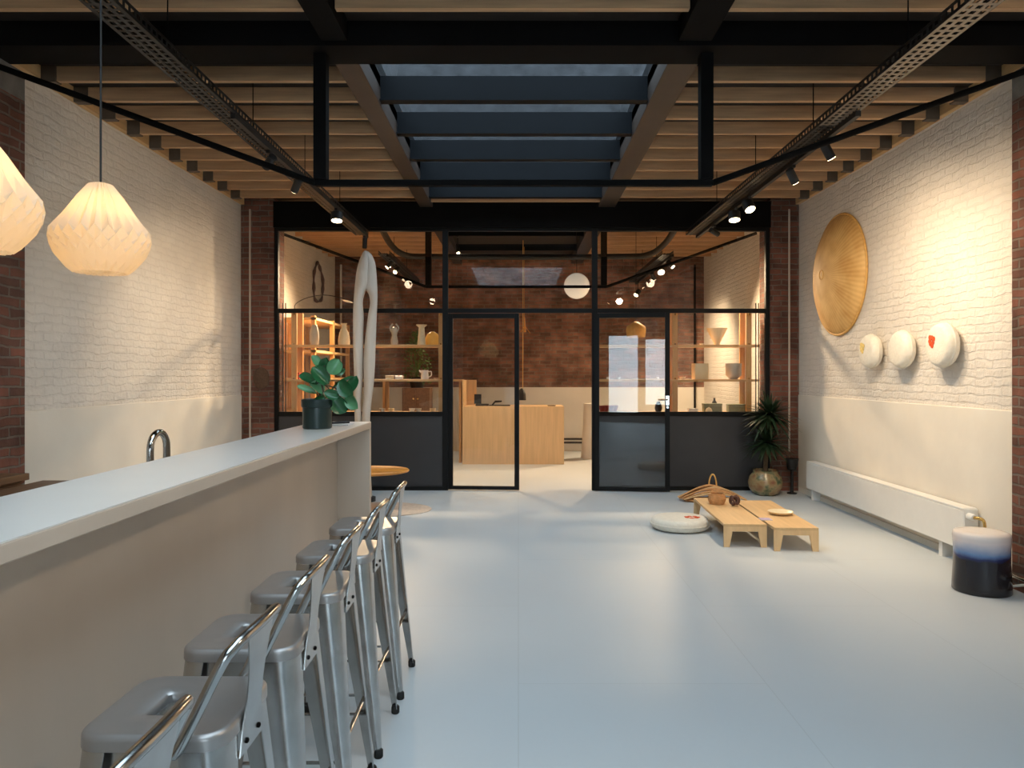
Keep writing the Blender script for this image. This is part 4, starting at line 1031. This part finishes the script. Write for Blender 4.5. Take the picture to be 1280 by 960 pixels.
vase('low_bowl', 'small white bowl at the right end of the lower left shelf', [(0, 0), (0.02, 0), (0.05, 0.022), (0.046, 0.022), (0, 0.008)], X_(546, Ys), Ys, z2, M['white_ceramic'], 'bowl')
for k, px in enumerate((478, 489, 515, 523, 541)):
    vase('cup', ['tiny grey cup on the left sill, leftmost of that row', 'tiny cream cup on the left sill, second of that row', 'tiny white cup on the left sill, under the ivy cabinet', 'tiny grey cup on the left sill, right of the white one', 'tiny cream cup on the left sill, nearest the mullion'][k],
         [(0, 0), (0.03, 0), (0.042, 0.05), (0.038, 0.05), (0, 0.01)], X_(px, 9.86), 9.86, z0, M[('grey_ceramic', 'cream_ceramic', 'white_ceramic', 'grey_ceramic', 'cream_ceramic')[k]], 'cup', 16)
# right shelf
vase('cone_bowl', 'pale yellow cone-shaped bowl on the upper right shelf', [(0, 0), (0.035, 0), (0.04, 0.02), (0.14, 0.225), (0.132, 0.225), (0, 0.04)], X_(896, Ys), Ys, z1, M['cream_ceramic'], 'bowl')
t = thing('square_planter', 'cream square planter on the lower right shelf', 'planter', (X_(875, Ys), Ys, z2))
qx = X_(875, Ys)
obj('body', MB().loft([[(qx + x * s, Ys + y * s, z2 + h) for x, y in rsq(0.095, 0.02, 6)] for s, h in ((0.92, 0), (1, 0.01), (1, 0.21), (0.93, 0.21), (0.9, 0.03))]), M['cream_ceramic'], t, smooth=40)
vase('grey_planter', 'grey faceted planter with tapered foot on the lower right shelf', [(0, 0), (0.05, 0), (0.105, 0.05), (0.112, 0.21), (0.102, 0.21), (0.09, 0.06), (0, 0.03)], X_(917, Ys), Ys, z2, M['grey_ceramic'], 'planter', 10)
vase('low_bowl', 'small white bowl at the left end of the lower right shelf', [(0, 0), (0.025, 0), (0.042, 0.03), (0.038, 0.03), (0, 0.008)], X_(853, Ys), Ys, z2, M['white_ceramic'], 'bowl')
vase('low_bowl', 'tiny white saucer on the upper right shelf left of the cone bowl', [(0, 0), (0.02, 0), (0.03, 0.02), (0.027, 0.02), (0, 0.008)], X_(877, Ys), Ys, z1, M['white_ceramic'], 'bowl')
t = small_box(890, 0.24, 0.11, z0, M['sage'], 'sage green box on the right sill with a dark bottle behind', 'box', 'storage_box', Y=10.0, d=0.12)
small_box(921, 0.25, 0.10, z0, M['sage'], 'sage green box on the right sill, nearer the yucca', 'box', 'storage_box', Y=10.0, d=0.12)
small_box(866, 0.12, 0.05, z0, M['white_ceramic'], 'low white box on the right sill beside the door leaf', 'box', 'storage_box', Y=9.86)
vase('dome_cloche', 'small cream dome on the right sill in front of the green box', [(0.045, 0), (0.045, 0.02), (0.032, 0.05), (0.008, 0.062), (0, 0.07)], X_(886, 9.84), 9.84, z0, M['cream_ceramic'], 'dome')
vase('dark_bottle', 'short dark bottle standing behind the sage green boxes', [(0, 0), (0.03, 0), (0.032, 0.12), (0.014, 0.15), (0.014, 0.18), (0, 0.18)], X_(893, 10.09), 10.09, z0, M['black'], 'bottle')
vase('dark_vase', 'dark rounded vase on the sill behind the open door leaf', [(0, 0), (0.035, 0), (0.052, 0.05), (0.04, 0.1), (0.022, 0.125), (0.026, 0.14), (0, 0.13)], X_(823, Ys), Ys, z0, M['black'])
for k in range(4):
    vase('red_bowl', ['red glazed bowl on the sill behind the door leaf, leftmost front', 'red glazed bowl on the sill behind the door leaf, right front', 'red glazed bowl stacked at the back left behind the door leaf', 'red glazed bowl stacked at the back right behind the door leaf'][k],
         [(0, 0), (0.028, 0), (0.044, 0.05), (0.05, 0.085), (0.045, 0.085), (0, 0.02)], X_((753, 764, 757, 768)[k], 9.86 + 0.1 * (k > 1)), 9.86 + 0.1 * (k > 1), z0, M['red_box'], 'bowl', 18)
for k, px in enumerate((760, 774, 822)):
    vase('tealight', ['small white tealight behind the door leaf, leftmost on the lower shelf', 'small white tealight behind the door leaf, second on the lower shelf', 'small white tealight behind the door leaf, by the handle side'][k], [(0, 0), (0.02, 0), (0.02, 0.03), (0, 0.03)], X_(px, Ys), Ys, z2, M['white_ceramic'], 'candle', 14)
# left wall rack of pale timber
rk = thing('timber_rack', 'tall pale timber rack along the left wall of the back room', 'rack', (-3.2, 11.6, 0))
for y in (10.5, 11.55, 12.6):
    for x in (-3.46, -2.93): obj('post', MB().box(x, x + 0.06, y, y + 0.06, 0, 2.32), M['shelf_post'], rk)
for z in (0.45, 0.95, 1.40, 1.80, 2.26): obj('shelf_board', MB().box(-3.46, -2.93 + 0.06, 10.5, 12.66, z, z + 0.035), M['pine_y'], rk)
for y in (10.72, 10.95, 11.18, 11.85, 12.1, 12.35): obj('back_slat', MB().box(-3.47, -3.455, y, y + 0.16, 0.05, 2.3), M['shelf_post'], rk)
# mirror frame on the left wall
pts = []
for q in range(28):
    a = 2 * PI * q / 28
    rr = 1 + 0.06 * math.sin(3 * a + 1) + 0.05 * math.sin(5 * a)
    yy = 0.30 * math.cos(a) * rr * (1 - 0.28 * math.sin(a)); zz = 0.34 * math.sin(a) * rr
    pts.append((XL + 0.04, 13.05 + yy, 3.1 + zz))
t = thing('branch_frame', 'irregular dark branch-like ring on the left wall of the back room', 'wall decoration', (XL + 0.04, 13.05, 3.1))
obj('ring', MB().tube(pts, [0.022 + 0.009 * math.sin(k * 1.7) for k in range(28)], 10, True), M['mirror_frame'], t, smooth=60)
obj('hook', MB().cyl((XL, 13.05, 3.43), (XL + 0.05, 13.05, 3.43), 0.012, n=8), M['mirror_frame'], t)
# arching lamp on the shelf post
al = thing('arc_lamp', 'thin arching lamp with a small oval head above the left display shelf', 'lamp', (-2.95, 9.8, 2.33))
arc = spline([(-2.95, 9.8, 2.34), (-2.93, 9.8, 2.42), (-2.80, 9.84, 2.50), (-2.60, 9.9, 2.545), (-2.42, 9.95, 2.525), (-2.30, 9.97, 2.49)], 6)
obj('arm', MB().tube(arc, 0.006, 6), M['brown_steel'], al, smooth=60)
obj('base', MB().lathe([(0.001, 0), (0.04, 0), (0.04, 0.012), (0.001, 0.016)], (-2.95, 9.8, 2.33), 16), M['brown_steel'], al)
hd = MB().lathe([(0.001, 0.012), (0.05, 0.008), (0.085, 0), (0.05, -0.012), (0.001, -0.016)], (0, 0, 0), 24)
hd.xf(Matrix.Translation((-2.29, 9.97, 2.47)) @ Matrix.Rotation(rad(14), 4, 'Y'))
obj('head', hd, M['white_enamel'], al, smooth=50)
tag(obj('corner_pipe', MB().cyl((-3.42, YB - 0.06, 0), (-3.42, YB - 0.06, 3.6), 0.02, n=10), M['white_paint'], base=(-3.42, YB - 0.06, 0), smooth=60), 'white vertical pipe in the left back corner behind the glass', 'pipe')
tag(obj('corner_pipe', MB().cyl((3.40, YB - 0.06, 0), (3.40, YB - 0.06, 3.6), 0.02, n=10), M['black_steel'], base=(3.40, YB - 0.06, 0), smooth=60), 'dark vertical pipe in the right back corner behind the glass', 'pipe')
# desk
dk = thing('reception_desk', 'pale wooden reception desk seen through the open doorway', 'desk', (-0.1, 12.6, 0))
obj('front_panel', MB().box(-0.926, 0.754, 12.3, 12.33, 0, 0.955), M['oak_x'], dk)
obj('desktop', MB().box(-0.926, 0.754, 12.33, 13.0, 0.915, 0.955), M['oak_x'], dk)
obj('side_panel', MB().box(0.724, 0.754, 12.33, 13.0, 0, 0.915), M['oak_x'], dk)
obj('tall_panel', MB().box(-0.93, -0.90, 12.33, 13.0, 0, 1.39).box(-0.93, -0.73, 12.97, 13.0, 0.955, 1.39), M['oak_x'], dk)
hc = thing('high_counter', 'raised timber ledge running left from the reception desk', 'counter', (-1.5, 12.7, 0))
obj('ledge', MB().box(-2.3, -0.94, 12.45, 12.95, 1.37, 1.40), M['shelf_wood'], hc)
for x in (-2.28, -1.0): obj('support', MB().box(x, x + 0.04, 12.5, 12.9, 0, 1.37), M['shelf_post'], hc)
cab = thing('dark_cabinet', 'dark brown cabinet under the hanging ivy behind the left panes', 'cabinet', (-1.65, 12.2, 0))
obj('body', MB().box(-1.86, -1.42, 11.9, 12.3, 0, 1.27), M['oak_dark'], cab)
for x in (-1.855, -1.635):
    d = obj('door', MB().box(x, x + 0.21, 11.885, 11.9, 0.1, 1.24), M['oak_dark'], cab)
    obj('knob', MB().lathe([(0.008, 0), (0.014, -0.02), (0.001, -0.026)], (x + (0.18 if x < -1.7 else 0.03), 11.885, 1.1), 10, 'Y'), M['brass'], d)
# planter box + ivy
iv = thing('ivy_plant', 'trailing green ivy on top of the dark cabinet behind the glass', 'potted plant', (-1.65, 12.1, 1.27))
obj('planter', MB().lathe([(0.001, 0), (0.10, 0), (0.14, 0.18), (0.125, 0.18), (0.001, 0.15)], (-1.65, 12.1, 1.27), 20), M['black'], iv, smooth=40)
fo = MB()
for k in range(520):
    u = R.random(); z = 1.34 + 0.85 * u ** 0.9
    rr = (0.21 if z < 2.0 else 0.13 - 0.09 * (z - 2.0) / 0.2)
    a = R.uniform(0, 2 * PI); q = max(0.02, rr) * math.sqrt(R.random())
    c = Vector((-1.65 + q * math.cos(a) * 1.1, 12.05 + q * math.sin(a) * 0.7, z))
    d = Vector((R.uniform(-1, 1), R.uniform(-1, 0.3), R.uniform(-0.8, 0.5))).normalized() * R.uniform(0.03, 0.05)
    s = d.cross(Vector((R.uniform(-1, 1), R.uniform(-1, 1), 1))).normalized() * 0.02
    fo.add([c, c + d * 0.5 + s, c + d, c + d * 0.5 - s], [(0, 1, 2, 3)])
for k in range(7):
    a = k * 0.9
    fo.tube([(-1.65, 12.08, 1.42), (-1.65 + 0.1 * math.cos(a), 12.05 + 0.06 * math.sin(a), 1.75), (-1.65 + 0.12 * math.cos(a + 1), 12.05, 2.1)], 0.005, 5)
obj('foliage', fo, M['ivy'], iv)
# desk things
t = thing('desk_phone', 'dark phone handset on its base at the left of the desk', 'phone', (-0.62, 12.55, 0.955))
obj('base', MB().box(-0.72, -0.50, 12.48, 12.64, 0.955, 0.99), M['black'], t, bevel=0.008)
obj('screen', MB().prism([(12.60, 0.99), (12.62, 0.99), (12.66, 1.15), (12.64, 1.15)], 'X', -0.75, -0.63), M['black'], t)
t = thing('desk_scanner', 'low dark payment terminal in the middle of the desk', 'terminal', (-0.38, 12.55, 0.955))
obj('foot', MB().box(-0.5, -0.14, 12.50, 12.62, 0.955, 0.972), M['black'], t)
obj('neck', MB().tube([(-0.44, 12.56, 0.97), (-0.40, 12.56, 1.02), (-0.30, 12.56, 1.03)], 0.014, 8), M['black'], t, smooth=60)
obj('head', MB().box(-0.40, -0.28, 12.52, 12.60, 1.02, 1.045), M['black'], t, bevel=0.006)
vase('dark_tray', 'small dark oval tray at the right end of the desk', [(0, 0), (0.06, 0), (0.075, 0.014), (0.07, 0.014), (0, 0.006)], 0.56, 12.5, 0.955, M['black'], 'tray', 24, 1.0, 0.6)
t = thing('pendant_lamp', 'small black bell pendant on a long thin cord above the desk', 'pendant lamp', (0.055, 12.6, 1.05))
obj('lamp_shade', MB().lathe([(0.075, 0.0), (0.07, 0.10), (0.045, 0.17), (0.015, 0.20), (0.001, 0.2)], (0.055, 12.6, 1.05), 24, cap0=False), M['black'], t, smooth=50)
obj('cord', MB().cyl((0.075, 12.6, 1.24), (0.08, 12.6, 3.80), 0.006, n=6), M['straw'], t)
tag(obj('dried_tassel', MB().tube([(0.10, 12.56, 2.46), (0.11, 12.56, 2.2)], [0.008, 0.02], 8).tube([(0.11, 12.56, 2.3), (0.20, 12.54, 2.18)], [0.008, 0.004], 6).tube([(0.105, 12.56, 2.3), (0.04, 12.54, 2.2)], [0.008, 0.004], 6).cyl((0.10, 12.56, 2.46), (0.10, 12.56, 3.64), 0.003, n=5), M['orange_wood'], base=(0.1, 12.56, 2.2), smooth=60), 'orange dried tassel hanging beside the long lamp cord', 'ornament')
t = thing('globe_lamp', 'white opal globe pendant hanging in the back room', 'pendant lamp', (0.905, 11.55, 2.66))
obj('globe', MB().lathe([(max(0.001, 0.2 * math.cos(a)), 0.2 * math.sin(a)) for a in [-PI / 2 + PI * k / 24 for k in range(25)]], (0.905, 11.55, 2.86), 40), M['globe'], t, smooth=60)
obj('cord', MB().cyl((0.905, 11.55, 3.06), (0.905, 11.55, 3.80), 0.005, n=6), M['black'], t)
t = thing('straw_pendant', 'cream bell-shaped pendant hanging behind the open door leaf', 'pendant lamp', (X_(795, 10.9), 10.9, 2.03))
sx_ = X_(795, 10.9)
obj('lamp_shade', MB().lathe([(0.13, 0.0), (0.145, 0.10), (0.135, 0.16), (0.05, 0.215), (0.02, 0.235), (0.001, 0.235)], (sx_, 10.9, 2.03), 32, cap0=False), M['straw'], t, smooth=50)
obj('cord', MB().cyl((sx_, 10.9, 2.26), (sx_, 10.9, 3.86), 0.004, n=6), M['black'], t)
tag(obj('plaster_plinth', MB().lathe([(0.001, 0), (0.17, 0), (0.17, 0.02), (0.13, 0.6), (0.12, 0.97), (0.001, 0.97)], (1.28, 13.2, 0), 32), M['white_paint'], base=(1.28, 13.2, 0), smooth=40), 'tapering white plaster plinth just right of the doorway', 'plinth')
t = thing('heating_pipes', 'pair of dark heating pipes low on the back wall right of the desk', 'pipe', (0.9, YB - 0.05, 0.2))
for z in (0.17, 0.24): obj('pipe', MB().cyl((0.3, YB - 0.05, z), (1.7, YB - 0.05, z), 0.018, n=8), M['brown_steel'], t, smooth=60)
